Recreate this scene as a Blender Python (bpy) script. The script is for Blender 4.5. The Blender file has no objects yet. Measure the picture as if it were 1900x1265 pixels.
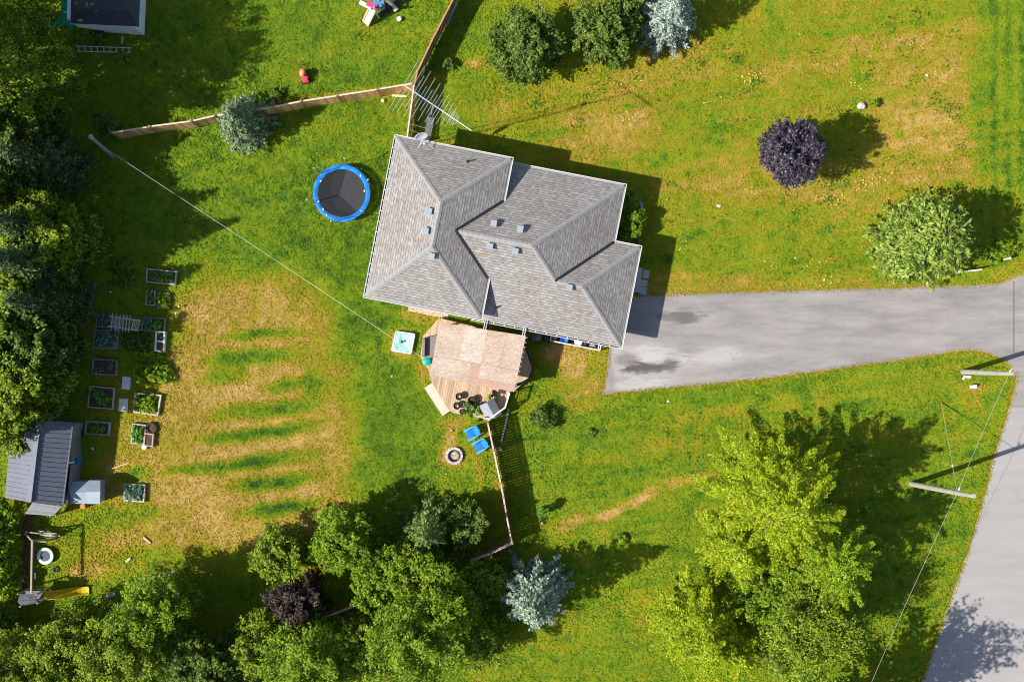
import bpy, math, random
import numpy as np
from mathutils import Vector, Matrix
C = bpy.context.scene.collection
R = math.radians
rnd = random.Random(7)

# ---------------------------------------------------------------- camera, sky, sun, exposure
SC = 30.0          # photograph pixels per metre on the ground
CAM_H = 70.0       # flying height
def P(px, py, z=0.0):
    f = (1 - z / CAM_H) / SC
    return Vector(((px - 950) * f, (632.5 - py) * f, z))
cam_d = bpy.data.cameras.new('camera')
cam = bpy.data.objects.new('camera', cam_d); C.objects.link(cam)
cam.location = (0, 0, CAM_H)
cam_d.sensor_fit = 'HORIZONTAL'
cam_d.angle = 2 * math.atan(950 / SC / CAM_H)
cam_d.clip_start = 0.5; cam_d.clip_end = 3000
bpy.context.scene.camera = cam
W = bpy.data.worlds.new('World'); bpy.context.scene.world = W; W.use_nodes = True
nt = W.node_tree
sky = nt.nodes.new('ShaderNodeTexSky'); sky.sky_type = 'NISHITA'; sky.sun_disc = False
SUN_EL = R(46.0)
sun_to = Vector((-.96, -.28, 0)).normalized() * math.cos(SUN_EL) + Vector((0, 0, math.sin(SUN_EL)))
sky.sun_elevation = SUN_EL
sky.sun_rotation = math.atan2(sun_to.x, sun_to.y)
nt.links.new(sky.outputs[0], nt.nodes['Background'].inputs[0])
nt.nodes['Background'].inputs[1].default_value = 0.095
sd = bpy.data.lights.new('sun', 'SUN'); so = bpy.data.objects.new('sun', sd); C.objects.link(so)
sd.energy = 4.4; sd.angle = R(0.5); sd.color = (1, .955, .87)
so.rotation_euler = sun_to.to_track_quat('Z', 'Y').to_euler(); so.location = (-60, -20, 80)
vs = bpy.context.scene.view_settings
vs.view_transform = 'Standard'; vs.look = 'None'; vs.gamma = 1; vs.exposure = 0.62
bpy.context.scene.cycles.filter_width = 1.05

# ---------------------------------------------------------------- materials
MATS = {}
def newmat(name):
    m = bpy.data.materials.new(name); m.use_nodes = True
    t = m.node_tree; b = t.nodes['Principled BSDF']
    MATS[name] = m
    return m, t, b
def N(t, typ, **kw):
    n = t.nodes.new(typ)
    for k, v in kw.items():
        if k in n.inputs: n.inputs[k].default_value = v
        else: setattr(n, k, v)
    return n
def ramp(t, fac, stops):
    r = t.nodes.new('ShaderNodeValToRGB'); e = r.color_ramp.elements
    while len(e) < len(stops): e.new(0.5)
    for k, (p, c) in enumerate(stops):
        e[k].position = p; e[k].color = (*c, 1)
    t.links.new(fac, r.inputs[0]); return r
def math_n(t, op, a, b=None, clamp=False):
    n = t.nodes.new('ShaderNodeMath'); n.operation = op; n.use_clamp = clamp
    for i, v in enumerate((a, b)):
        if v is None: continue
        if isinstance(v, (int, float)): n.inputs[i].default_value = v
        else: t.links.new(v, n.inputs[i])
    return n.outputs[0]
def mixc(t, fac, a, b, typ='MIX'):
    n = t.nodes.new('ShaderNodeMix'); n.data_type = 'RGBA'; n.blend_type = typ
    for s, v in ((n.inputs[0], fac), (n.inputs[6], a), (n.inputs[7], b)):
        if isinstance(v, (int, float)): s.default_value = v
        elif isinstance(v, tuple): s.default_value = (*v, 1)
        else: t.links.new(v, s)
    return n.outputs[2]
def mat(name, c1, c2=None, scale=6.0, rough=.7, bump=.15, metal=0.0, island=0.0, stretch=None, spec=.3, fine=40):
    """noise-mottled colour; island>0 adds board to board variation"""
    if name in MATS: return MATS[name]
    m, t, b = newmat(name)
    c2 = c2 or tuple(x * .7 for x in c1)
    tc = N(t, 'ShaderNodeTexCoord'); src = tc.outputs['Object']
    if stretch:
        mp = N(t, 'ShaderNodeMapping'); mp.inputs['Scale'].default_value = stretch
        t.links.new(src, mp.inputs[0]); src = mp.outputs[0]
    n1 = N(t, 'ShaderNodeTexNoise', Scale=scale, Detail=6.0, Roughness=.65); t.links.new(src, n1.inputs[0])
    n2 = N(t, 'ShaderNodeTexNoise', Scale=fine, Detail=3.0); t.links.new(src, n2.inputs[0])
    col = ramp(t, n1.outputs[0], [(.3, c2), (.68, c1)]).outputs[0]
    v = math_n(t, 'MULTIPLY_ADD', n2.outputs[0], .5); t.nodes[-1].inputs[2].default_value = .75
    col = mixc(t, .8, col, v, 'MULTIPLY')
    if island:
        g = N(t, 'ShaderNodeNewGeometry')
        f = math_n(t, 'MULTIPLY_ADD', g.outputs['Random Per Island'], island); t.nodes[-1].inputs[2].default_value = 1 - island / 2
        col = mixc(t, 1.0, col, f, 'MULTIPLY')
    t.links.new(col, b.inputs['Base Color'])
    b.inputs['Roughness'].default_value = rough; b.inputs['Metallic'].default_value = metal
    b.inputs['Specular IOR Level'].default_value = spec
    if bump:
        bp = N(t, 'ShaderNodeBump', Strength=bump, Distance=.03); t.links.new(n2.outputs[0], bp.inputs['Height'])
        t.links.new(bp.outputs[0], b.inputs['Normal'])
    return m
def leafmat(name, stops, trans=.28, spec=.15, patch=.35):
    if name in MATS: return MATS[name]
    m, t, b = newmat(name)
    g = N(t, 'ShaderNodeNewGeometry')
    tc = N(t, 'ShaderNodeTexCoord')
    n1 = N(t, 'ShaderNodeTexNoise', Scale=.9, Detail=2.0); t.links.new(tc.outputs['Object'], n1.inputs[0])
    f = math_n(t, 'MULTIPLY_ADD', n1.outputs[0], patch * 2); 
    t.nodes[-1].inputs[2].default_value = -patch
    f = math_n(t, 'ADD', f, g.outputs['Random Per Island'], True)
    col = ramp(t, f, stops).outputs[0]
    t.links.new(col, b.inputs['Base Color']); b.inputs['Roughness'].default_value = .45
    b.inputs['Specular IOR Level'].default_value = spec
    tr = N(t, 'ShaderNodeBsdfTranslucent'); t.links.new(col, tr.inputs[0])
    mx = N(t, 'ShaderNodeMixShader'); mx.inputs[0].default_value = trans
    t.links.new(b.outputs[0], mx.inputs[1]); t.links.new(tr.outputs[0], mx.inputs[2])
    t.links.new(mx.outputs[0], t.nodes['Material Output'].inputs[0])
    return m

# ---------------------------------------------------------------- building helpers
def link(name, me, m, parent=None):
    o = bpy.data.objects.new(name, me); C.objects.link(o)
    if m is not None:
        for x in (m if isinstance(m, (list, tuple)) else [m]): me.materials.append(x)
    if parent is not None: o.parent = parent
    return o
def origin(o):
    r = Vector((0, 0, 0))
    while o is not None:
        r = r + o.location; o = o.parent
    return r
class MB:
    """collects solids in world coordinates; build() makes ONE mesh object under its parent"""
    def __init__(s): s.v = []; s.f = []; s.mi = []; s.uv = {}
    def add(s, vs, fs, k=0):
        b = len(s.v); s.v += [tuple(x) for x in vs]
        for f in fs: s.f.append(tuple(b + i for i in f)); s.mi.append(k)
        return s
    def box(s, c, size, rz=0, k=0, M=None):
        hx, hy, hz = (a / 2 for a in size); c = Vector(c)
        rot = M if M is not None else Matrix.Rotation(rz, 3, 'Z')
        vs = [c + rot @ Vector((x * hx, y * hy, z * hz)) for z in (-1, 1) for x, y in ((-1, -1), (1, -1), (1, 1), (-1, 1))]
        return s.add(vs, [(3, 2, 1, 0), (4, 5, 6, 7), (0, 1, 5, 4), (1, 2, 6, 5), (2, 3, 7, 6), (3, 0, 4, 7)], k)
    def bar(s, a, b, w, h, k=0, up=(0, 0, 1)):
        a = Vector(a); b = Vector(b); d = b - a; L = d.length
        if L < 1e-6: return s
        x = d / L; u = Vector(up)
        y = u.cross(x)
        if y.length < 1e-4: y = Vector((0, 1, 0)).cross(x)
        if y.length < 1e-4: y = Vector((1, 0, 0)).cross(x)
        y.normalize(); z = x.cross(y)
        return s.box((a + b) / 2, (L, w, h), k=k, M=Matrix((x, y, z)).transposed())
    def tube(s, pts, r, n=8, k=0, caps=True):
        pts = [Vector(p) for p in pts]; rs = r if isinstance(r, (list, tuple)) else [r] * len(pts)
        rings = []
        for i, p in enumerate(pts):
            d = (pts[min(i + 1, len(pts) - 1)] - pts[max(i - 1, 0)]).normalized()
            q = Vector((0, 0, 1)) if abs(d.z) < .9 else Vector((1, 0, 0))
            x = d.cross(q).normalized(); y = d.cross(x)
            rings.append([p + (x * math.cos(2 * math.pi * j / n) + y * math.sin(2 * math.pi * j / n)) * rs[i] for j in range(n)])
        vs = [v for ring in rings for v in ring]; fs = []
        for i in range(len(pts) - 1):
            for j in range(n):
                fs.append((i * n + j, i * n + (j + 1) % n, (i + 1) * n + (j + 1) % n, (i + 1) * n + j))
        if caps:
            fs.append(tuple(range(n))[::-1]); fs.append(tuple(range((len(pts) - 1) * n, len(pts) * n)))
        return s.add(vs, fs, k)
    def ring(s, c, R1, r, n=40, m=8, sq=(1, 1), k=0):
        c = Vector(c); vs = []; fs = []
        for i in range(n):
            a = 2 * math.pi * i / n
            for j in range(m):
                b = 2 * math.pi * j / m
                rr = R1 + r * sq[0] * math.cos(b)
                vs.append(c + Vector((rr * math.cos(a), rr * math.sin(a), r * sq[1] * math.sin(b))))
        for i in range(n):
            for j in range(m):
                fs.append((i * m + j, ((i + 1) % n) * m + j, ((i + 1) % n) * m + (j + 1) % m, i * m + (j + 1) % m))
        return s.add(vs, fs, k)
    def lathe(s, c, prof, n=24, k=0):
        c = Vector(c); vs = []; fs = []
        for r, z in prof:
            for j in range(n):
                a = 2 * math.pi * j / n; vs.append(c + Vector((r * math.cos(a), r * math.sin(a), z)))
        for i in range(len(prof) - 1):
            for j in range(n): fs.append((i * n + j, i * n + (j + 1) % n, (i + 1) * n + (j + 1) % n, (i + 1) * n + j))
        fs.append(tuple(range(n))[::-1]); fs.append(tuple(range((len(prof) - 1) * n, len(prof) * n)))
        return s.add(vs, fs, k)
    def prism(s, poly, z0, z1, k=0):
        n = len(poly); poly = [Vector((p[0], p[1], 0)) for p in poly]
        area = sum(poly[i].x * poly[(i + 1) % n].y - poly[(i + 1) % n].x * poly[i].y for i in range(n))
        if area < 0: poly.reverse()
        zz0 = z0 if callable(z0) else (lambda p: z0); zz1 = z1 if callable(z1) else (lambda p: z1)
        vs = [(p.x, p.y, zz0(p)) for p in poly] + [(p.x, p.y, zz1(p)) for p in poly]
        fs = [tuple(range(n))[::-1], tuple(range(n, 2 * n))] + [(i, (i + 1) % n, n + (i + 1) % n, n + i) for i in range(n)]
        return s.add(vs, fs, k)
    def face(s, pts, k=0, thick=0.0):
        pts = [Vector(p) for p in pts]; n = len(pts)
        if thick:
            nn = Vector((0, 0, 0))
            for i in range(n): nn += pts[i].cross(pts[(i + 1) % n])
            nn.normalize()
            if nn.z < 0: nn = -nn; pts.reverse()
            low = [p - nn * thick for p in pts]
            return s.add(low + pts, [tuple(range(n))[::-1], tuple(range(n, 2 * n))] + [(i, (i + 1) % n, n + (i + 1) % n, n + i) for i in range(n)], k)
        return s.add(pts, [tuple(range(n))], k)
    def blob(s, c, size, seed=0, k=0, n=10, amp=.15):
        rr = random.Random(seed); c = Vector(c); vs = []; fs = []; m = n // 2 + 1
        off = [rr.uniform(0, 6.28) for _ in range(6)]
        for i in range(m + 1):
            th = math.pi * i / m
            for j in range(n):
                ph = 2 * math.pi * j / n
                q = 1 + amp * (math.sin(2 * ph + off[0]) * math.sin(th) + .6 * math.sin(3 * ph + off[1] + 2 * th) + .5 * math.cos(3 * th + off[2]))
                vs.append(c + Vector((size[0] * q * math.sin(th) * math.cos(ph), size[1] * q * math.sin(th) * math.sin(ph), size[2] * q * math.cos(th))))
        for i in range(m):
            for j in range(n): fs.append((i * n + j, (i + 1) * n + j, (i + 1) * n + (j + 1) % n, i * n + (j + 1) % n))
        return s.add(vs, fs, k)
    def build(s, name, m, parent=None, smooth=False):
        o0 = origin(parent) if parent is not None else Vector((0, 0, 0))
        me = bpy.data.meshes.new(name)
        me.from_pydata([tuple(Vector(v) - o0) for v in s.v], [], s.f); 
        o = link(name, me, m, parent)
        if isinstance(m, (list, tuple)): me.polygons.foreach_set('material_index', s.mi)
        if smooth: me.polygons.foreach_set('use_smooth', [True] * len(me.polygons))
        me.update()
        return o
    def solo(s, name, m, label, cat, group=None, loc=None, smooth=False):
        """a thing that is one mesh, its origin at its base"""
        if loc is None:
            a = np.array(s.v); loc = Vector((a[:, 0].mean(), a[:, 1].mean(), a[:, 2].min()))
        loc = Vector(loc)
        s.v = [tuple(Vector(v) - loc) for v in s.v]
        o = s.build(name, m, None, smooth); o.location = loc
        return tag(o, label, cat, group)
def tag(o, label, cat, group=None):
    o['label'] = label; o['category'] = cat
    if group: o['group'] = group
    return o
def thing(name, label, cat, loc=(0, 0, 0), group=None):
    o = bpy.data.objects.new(name, None); C.objects.link(o); o.location = loc; o.empty_display_size = .3
    return tag(o, label, cat, group)
def struct(name, mb, m):
    o = mb.build(name, m); o['kind'] = 'structure'; return o
def copy_tree(o, parent=None):
    c = o.copy(); C.objects.link(c)
    if parent is not None: c.parent = parent
    for ch in list(o.children): copy_tree(ch, c)
    return c
def xy(v): return (v[0], v[1])
def clip(poly, a, b, c):
    """keep the side a*x+b*y<=c of a convex polygon"""
    out = []
    for i in range(len(poly)):
        p = poly[i]; q = poly[(i + 1) % len(poly)]
        dp = a * p[0] + b * p[1] - c; dq = a * q[0] + b * q[1] - c
        if dp <= 0: out.append(p)
        if dp * dq < 0:
            t = dp / (dp - dq); out.append((p[0] + (q[0] - p[0]) * t, p[1] + (q[1] - p[1]) * t))
    return out
def inside(px, py, poly):
    r = np.zeros(px.shape, bool); n = len(poly)
    for i in range(n):
        x1, y1 = poly[i]; x2, y2 = poly[(i + 1) % n]
        if y1 == y2: continue
        c = ((y1 > py) != (y2 > py)) & (px < (x2 - x1) * (py - y1) / (y2 - y1) + x1)
        r ^= c
    return r
def nmesh(name, verts, quads, mi=None):
    """fast mesh from numpy arrays (n,3) and (m,4)"""
    me = bpy.data.meshes.new(name)
    me.vertices.add(len(verts)); me.vertices.foreach_set('co', np.ascontiguousarray(verts, np.float32).ravel())
    k = quads.shape[1]
    me.loops.add(quads.size); me.loops.foreach_set('vertex_index', np.ascontiguousarray(quads, np.int32).ravel())
    me.polygons.add(len(quads)); me.polygons.foreach_set('loop_start', np.arange(0, quads.size, k, dtype=np.int32))
    me.update(calc_edges=True)
    return me
def vnoise(x, y, seed=0):
    def h(i, j):
        n = (i * 374761393 + j * 668265263 + seed * 1442695041) & 0xffffffff
        n = ((n ^ (n >> 13)) * 1274126177) & 0xffffffff
        return ((n ^ (n >> 16)) & 0xffff) / 65535.0
    xi = np.floor(x).astype(np.int64); yi = np.floor(y).astype(np.int64)
    fx = x - xi; fy = y - yi; fx = fx * fx * (3 - 2 * fx); fy = fy * fy * (3 - 2 * fy)
    return (h(xi, yi) * (1 - fx) + h(xi + 1, yi) * fx) * (1 - fy) + (h(xi, yi + 1) * (1 - fx) + h(xi + 1, yi + 1) * fx) * fy
def fbm(x, y, seed=0): return (vnoise(x, y, seed) + .5 * vnoise(2 * x, 2 * y, seed + 1) + .25 * vnoise(4 * x, 4 * y, seed + 2)) / 1.75

# ---------------------------------------------------------------- shared outlines (photograph pixels on the ground)
DRIVE = [(1117, 732), (1126, 690), (1131, 640), (1130, 560), (1175, 549), (1240, 547), (1350, 543), (1500, 538), (1700, 533), (1780, 530), (1850, 526),
         (1874, 518), (1903, 507), (1990, 470), (1990, 760), (1872, 755), (1886, 702), (1880, 684), (1856, 664), (1830, 654), (1800, 650), (1760, 653), (1700, 663), (1600, 677), (1500, 691), (1400, 704),
         (1300, 714), (1200, 723)]
ROAD = [(1888, 690), (1872, 756), (1843, 850), (1826, 920), (1800, 1010), (1765, 1110), (1727, 1215), (1708, 1275), (1600, 1700), (1480, 2400),
        (1720, 2400), (1830, 1700), (1930, 1290), (2000, 1080), (2080, 800), (2120, 500), (2170, 200), (2260, -300), (2500, -1400), (2280, -1400), (2050, -300), (1990, 100), (1950, 330), (1905, 505), (1884, 600)]
# house frame: u along the eaves to the right, d down the picture
HA = R(11); HU = Vector((math.cos(HA), -math.sin(HA), 0)); HD = Vector((-math.sin(HA), -math.cos(HA), 0))
HO = P(735.5, 254.5, 3.85); HO.z = 0
def Hh(u, d, z=0.0): return HO + HU * u + HD * d + Vector((0, 0, z))
def pxof(v): return (950 + v[0] * SC, 632.5 - v[1] * SC)
HOUSE = [pxof(Hh(*q)) for q in ((.4, .4), (6.4, .4), (13.3, .5), (13.3, 3.9), (14.9, 3.9), (14.9, 9.1), (.4, 9.1))]
DECK = [(815, 590), (785, 624), (781, 661), (797, 690), (798, 703), (832, 759), (842, 766), (905, 777), (937, 756), (945, 729), (957, 722), (983, 702), (989, 683), (970, 628)]

# ---------------------------------------------------------------- lawn: where it is lush and where it is dry
LAYERS = [  # centre, radii, angle (degrees), dryness, softness
 (1350, 240, 640, 340, 0, .58, .25), (1320, 70, 520, 90, 0, .52, .4), (1500, 120, 260, 26, -6, .74, .6), (1080, 200, 220, 90, -8, .68, .7), (1130, 245, 75, 38, -5, .82, .6),
 (1735, 255, 95, 85, 25, .9, .55), (1640, 330, 150, 50, -15, .76, .6), (1720, 150, 90, 40, 10, .78, .6), (1390, 330, 170, 45, -8, .7, .8), (1480, 370, 120, 40, -10, .76, .7),
 (1600, 90, 200, 22, -8, .75, .7), (1230, 100, 110, 14, -8, .8, .7), (1300, 200, 60, 50, 0, .55, .8), (1340, 450, 160, 70, 0, .48, .6), (1500, 470, 150, 60, 0, .5, .7),
 (1250, 520, 120, 20, -2, .72, .6), (1450, 525, 200, 14, -1, .7, .6), (960, 250, 80, 40, 0, .55, .8), (850, 60, 30, 90, 0, .4, .6), (840, 210, 40, 50, 0, .45, .6),
 (1868, 170, 60, 300, 0, .36, .35), (1850, 440, 60, 90, 0, .4, .5), (1880, 500, 40, 25, -15, .62, .7),
 (1250, 880, 420, 170, -8, .39, .4), (1180, 780, 230, 40, -8, .33, .7), (1500, 740, 260, 40, -8, .4, .7), (1400, 760, 160, 14, -8, .6, .8), (1240, 830, 180, 16, -10, .58, .8), (1160, 935, 125, 9, -23, 1.0, .6), (1225, 905, 60, 9, -26, .95, .6), (1196, 919, 46, 9, -25, 1.0, .6), (1060, 968, 40, 12, -10, .8, .6), (1270, 890, 60, 9, -14, .8, .6),
 (1060, 1180, 220, 110, 0, .38, .5), (1010, 1190, 90, 40, -10, .48, .7), (1210, 1130, 50, 40, 0, .55, .6), (1700, 740, 170, 90, 0, .42, .5), (1780, 800, 70, 120, 20, .48, .7), (1690, 1000, 90, 260, 18, .36, .4), (1800, 740, 40, 20, -50, .68, .7),
 (520, 380, 330, 270, 0, .30, .5), (400, 300, 60, 40, 0, .42, .8), (640, 230, 90, 25, -8, .5, .7), (560, 80, 330, 130, 0, .27, .5), (700, 60, 120, 40, 30, .4, .8), (420, 60, 90, 20, 45, .45, .8), (600, 100, 90, 16, -35, .42, .8),
 (250, 300, 200, 320, 0, .3, .5), (620, 450, 120, 170, 0, .27, .6), (690, 640, 70, 90, 0, .2, .6), (720, 830, 120, 150, 0, .24, .6), (860, 910, 80, 90, 0, .34, .6),
 (260, 640, 100, 140, 0, .42, .7), (370, 520, 70, 40, 0, .48, .8), (470, 600, 130, 70, 0, .8, .6), (510, 540, 60, 40, 0, .74, .8), (410, 590, 60, 25, 0, .82, .6), (560, 610, 18, 30, 0, .92, .7), (450, 740, 170, 150, 0, .82, .5), (400, 930, 240, 110, -4, .95, .4), (300, 870, 110, 130, 0, .84, .5), (460, 830, 170, 200, 0, .92, .4), (470, 590, 110, 50, 0, .86, .6), (345, 900, 60, 70, 0, .9, .7),
 (596, 810, 34, 190, 0, .82, .6), (575, 690, 20, 110, 0, .76, .7), (240, 1010, 110, 50, 0, .78, .6), (550, 985, 90, 45, -8, .8, .6), (240, 740, 60, 50, 0, .62, .6), (300, 800, 60, 60, 0, .74, .7), (200, 960, 70, 24, 0, .5, .7), (520, 1035, 70, 24, -5, .5, .8), (300, 1040, 150, 22, -4, .5, .8),
 (490, 621, 62, 8, -3, .18, .9), (480, 662, 80, 12, -4, .18, .9), (430, 668, 34, 16, 0, .3, .9), (530, 712, 50, 10, -10, .3, .9), (590, 710, 24, 26, 0, .32, .9), (505, 757, 70, 13, -8, .14, .8), (440, 765, 40, 14, -8, .36, .9), (485, 802, 85, 11, -8, .10, .8), (400, 815, 34, 7, -4, .3, .9), (470, 858, 95, 12, -7, .08, .8), (355, 872, 40, 7, -4, .3, .9), (502, 894, 75, 12, -7, .06, .8), (520, 941, 62, 11, -7, .08, .8), (255, 878, 34, 12, -6, .25, .8), (410, 700, 40, 14, 0, .42, .8),
 (250, 950, 50, 12, -5, .42, .8), (1080, 690, 40, 55, 5, .95, .6), (1045, 660, 30, 20, 0, .98, .6), (1065, 720, 26, 14, 0, .5, .7), (1108, 680, 14, 40, 0, .6, .7), (790, 590, 34, 9, 8, .6, .6), (842, 812, 11, 26, 0, .95, .6), (845, 845, 26, 26, 0, .9, .6), (888, 860, 10, 40, -10, .8, .7), (850, 785, 30, 12, 0, .7, .7), (786, 680, 14, 34, 12, .8, .6), (742, 642, 26, 30, 0, .8, .6),
 (765, 590, 40, 9, 9, .72, .6), (880, 118, 14, 10, 0, .95, .7), (560, 190, 180, 9, -9, .75, .7), (930, 900, 12, 120, -8, .7, .7), (640, 945, 18, 10, 0, .95, .7), (1010, 975, 30, 12, -15, .7, .7), (130, 1000, 40, 60, 0, .5, .6), (165, 1060, 40, 20, 0, .85, .6)]
def dryness(px, py):
    wx = px + 70 * (fbm(px / 60, py / 60, 3) - .5) + 16 * (vnoise(px / 14, py / 14, 9) - .5)
    wy = py + 50 * (fbm(px / 60, py / 60, 5) - .5) + 14 * (vnoise(px / 14, py / 14, 11) - .5)
    d = np.full(px.shape, .4)
    for cx, cy, rx, ry, an, v, so_ in LAYERS:
        c, s = math.cos(R(an)), math.sin(R(an))
        small = min(rx, ry) < 70
        ax = (px * .45 + wx * .55 if small else wx) - cx; ay = (py * .75 + wy * .25 if small else wy) - cy
        q = np.sqrt(((ax * c + ay * s) / rx) ** 2 + ((-ax * s + ay * c) / ry) ** 2)
        m = np.clip((1 + so_ - q) / (2 * so_), 0, 1); m = m * m * (3 - 2 * m)
        d = d * (1 - m) + v * m
    d = d + .30 * (fbm(px / 34, py / 30, 41) - .5) + .24 * (vnoise(px / 9, py / 8, 43) - .5)
    fr = np.clip((px - 850) / 80, 0, 1)
    rx_, ry_ = px + .12 * py, py + .13 * px
    d = d + fr * .42 * (fbm(rx_ / 120, ry_ / 9, 45) - .5)
    d = d + (1 - fr) * .16 * (fbm((px + py) / 90, (py - px * .7) / 10, 49) - .5)
    gr_ = vnoise(px / 22, py / 18, 47); d = d - fr * .24 * np.clip((gr_ - .74) / .12, 0, 1) * (d > .4)
    ve = np.clip((px - 1822) / 12, 0, 1) * np.clip((470 - py) / 30, 0, 1); d = d + ve * (.11 * np.sin(px / 4.1 + 1.5 * vnoise(px / 30, py / 30, 51)) + .5 * (vnoise(px / 3, py / 16, 53) - .5) * .4)
    # a dry fringe along the asphalt
    for line in (DRIVE, ROAD):
        for i in range(len(line)):
            (x1, y1), (x2, y2) = line[i], line[(i + 1) % len(line)]
            L2 = (x2 - x1) ** 2 + (y2 - y1) ** 2
            t = np.clip(((px - x1) * (x2 - x1) + (py - y1) * (y2 - y1)) / L2, 0, 1)
            q = np.hypot(px - x1 - t * (x2 - x1), py - y1 - t * (y2 - y1))
            m = np.clip(1 - q / (5 + 6 * vnoise(px / 25, py / 25, 21)), 0, 1)
            d = d + (.8 - d) * m * .8
    return d
def lawn_material(name, tuft):
    m, t, b = newmat(name)
    at = N(t, 'ShaderNodeAttribute', attribute_name='dry')
    g = N(t, 'ShaderNodeNewGeometry'); pos = g.outputs['Position']
    def nz(sc, det=4.0, ro=.6):
        n = N(t, 'ShaderNodeTexNoise', Scale=sc, Detail=det, Roughness=ro); t.links.new(pos, n.inputs[0]); return n.outputs[0]
    mid = nz(.55); sm = nz(2.6); fine = nz(11.0, 5.0, .75); tiny = nz(38.0, 3.0, .8)
    f = math_n(t, 'ADD', at.outputs['Fac'], math_n(t, 'MULTIPLY', math_n(t, 'SUBTRACT', mid, .5), .26))
    f = math_n(t, 'ADD', f, math_n(t, 'MULTIPLY', math_n(t, 'SUBTRACT', sm, .5), .36))
    f = math_n(t, 'ADD', f, math_n(t, 'MULTIPLY', math_n(t, 'SUBTRACT', fine, .5), .28))
    if tuft: f = math_n(t, 'ADD', f, math_n(t, 'MULTIPLY', math_n(t, 'SUBTRACT', g.outputs['Random Per Island'], .5), .3))
    f = math_n(t, 'ADD', f, 0.0, True)
    col = ramp(t, f, [(.04, (.040, .105, .008)), (.27, (.125, .220, .010)), (.47, (.205, .262, .010)), (.65, (.275, .250, .012)), (.83, (.37, .258, .038)), (1.0, (.49, .325, .095))]).outputs[0]
    v = math_n(t, 'MULTIPLY_ADD', tiny, 1.4); t.nodes[-1].inputs[2].default_value = .32
    col = mixc(t, 1.0, col, v, 'MULTIPLY')
    t.links.new(col, b.inputs['Base Color']); b.inputs['Roughness'].default_value = .85; b.inputs['Specular IOR Level'].default_value = .12
    bp = N(t, 'ShaderNodeBump', Strength=.7, Distance=.06)
    t.links.new(math_n(t, 'ADD', fine, tiny), bp.inputs['Height']); t.links.new(bp.outputs[0], b.inputs['Normal'])
    return m
def axis(lo, hi, step, far):
    a = list(np.arange(lo, hi + step / 2, step)); g = step
    out = list(a); x = hi
    while x < far: g *= 1.35; x += g; out.append(x)
    g = step; x = lo; pre = []
    while x > -far: g *= 1.35; x -= g; pre.append(x)
    return np.array(pre[::-1] + out)
gx = axis(-34, 34, .2, 600); gy = axis(-24, 24, .2, 600)
X, Y = np.meshgrid(gx, gy); nx, ny = len(gx), len(gy)
iz = (np.arange(ny - 1)[:, None] * nx + np.arange(nx - 1)[None, :]).ravel()
inframe = (np.abs(X) < 36) & (np.abs(Y) < 26)
Zg = np.where(inframe, .07 * (fbm(X / 1.3, Y / 1.3, 31) - .5), 0) - .03
me = nmesh('lawn', np.stack([X.ravel(), Y.ravel(), Zg.ravel()], 1), np.stack([iz, iz + 1, iz + nx + 1, iz + nx], 1))
a = me.attributes.new('dry', 'FLOAT', 'POINT'); a.data.foreach_set('value', dryness(950 + X.ravel() * SC, 632.5 - Y.ravel() * SC).astype(np.float32))
lawn = link('lawn', me, lawn_material('lawn_turf', False)); lawn['kind'] = 'structure'

# grass tufts: short leaning blades, as dense as the picture shows grain
rg = np.random.default_rng(3)
n = 300000
tx = rg.uniform(-32.5, 32.5, n); ty = rg.uniform(-22, 22, n)
tp, tq = 950 + tx * SC, 632.5 - ty * SC
keep = ~(inside(tp, tq, DRIVE) | inside(tp, tq, ROAD) | inside(tp, tq, HOUSE))
tx, ty, tp, tq = tx[keep], ty[keep], tp[keep], tq[keep]
ex = []
for line in (DRIVE, ROAD):        # ragged turf hanging over the asphalt edges
    for (x1, y1), (x2, y2) in zip(line, line[1:] + line[:1]):
        L_ = math.hypot(x2 - x1, y2 - y1)
        if L_ > 300 or max(x1, x2) > 1905: continue
        k = int(L_ * 5); s_ = rg.uniform(0, 1, k); j = rg.normal(0, 1.7, k) * (.5 + 1.2 * vnoise(s_ * L_ / 7, s_ * 0 + x1, 77))
        ex.append(np.stack([x1 + (x2 - x1) * s_ - (y2 - y1) / L_ * j, y1 + (y2 - y1) * s_ + (x2 - x1) / L_ * j], 1))
ex = np.concatenate(ex); ex = ex[~(inside(ex[:, 0], ex[:, 1], [(1870, 500), (1960, 400), (1960, 690), (1876, 690)]))]
tp = np.concatenate([tp, ex[:, 0]]); tq = np.concatenate([tq, ex[:, 1]]); tx = (tp - 950) / SC; ty = (632.5 - tq) / SC; n = len(tx)
td = dryness(tp, tq)
ang = rg.uniform(0, 6.283, n); ln = rg.uniform(.05, .13, n) * np.where(td < .3, 1.35, 1); wd = rg.uniform(.02, .05, n); tz = rg.uniform(.02, .09, n)
dx, dy = np.cos(ang), np.sin(ang)
V = np.zeros((n, 4, 3))
for k, (al, sd_, zz) in enumerate(((0, -1, 0), (0, 1, 0), (1, .6, 1), (1, -.6, 1))):
    V[:, k, 0] = tx + dx * ln * al - dy * wd * sd_; V[:, k, 1] = ty + dy * ln * al + dx * wd * sd_; V[:, k, 2] = -.02 + tz * zz
Q = np.arange(n * 4).reshape(n, 4)
me = nmesh('grass', V.reshape(-1, 3), Q)
a = me.attributes.new('dry', 'FLOAT', 'POINT'); a.data.foreach_set('value', np.repeat(td, 4).astype(np.float32))
gr = link('grass', me, lawn_material('grass_blades', True)); gr['kind'] = 'stuff'; gr['label'] = 'short mown grass covering the whole lawn'

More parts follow.
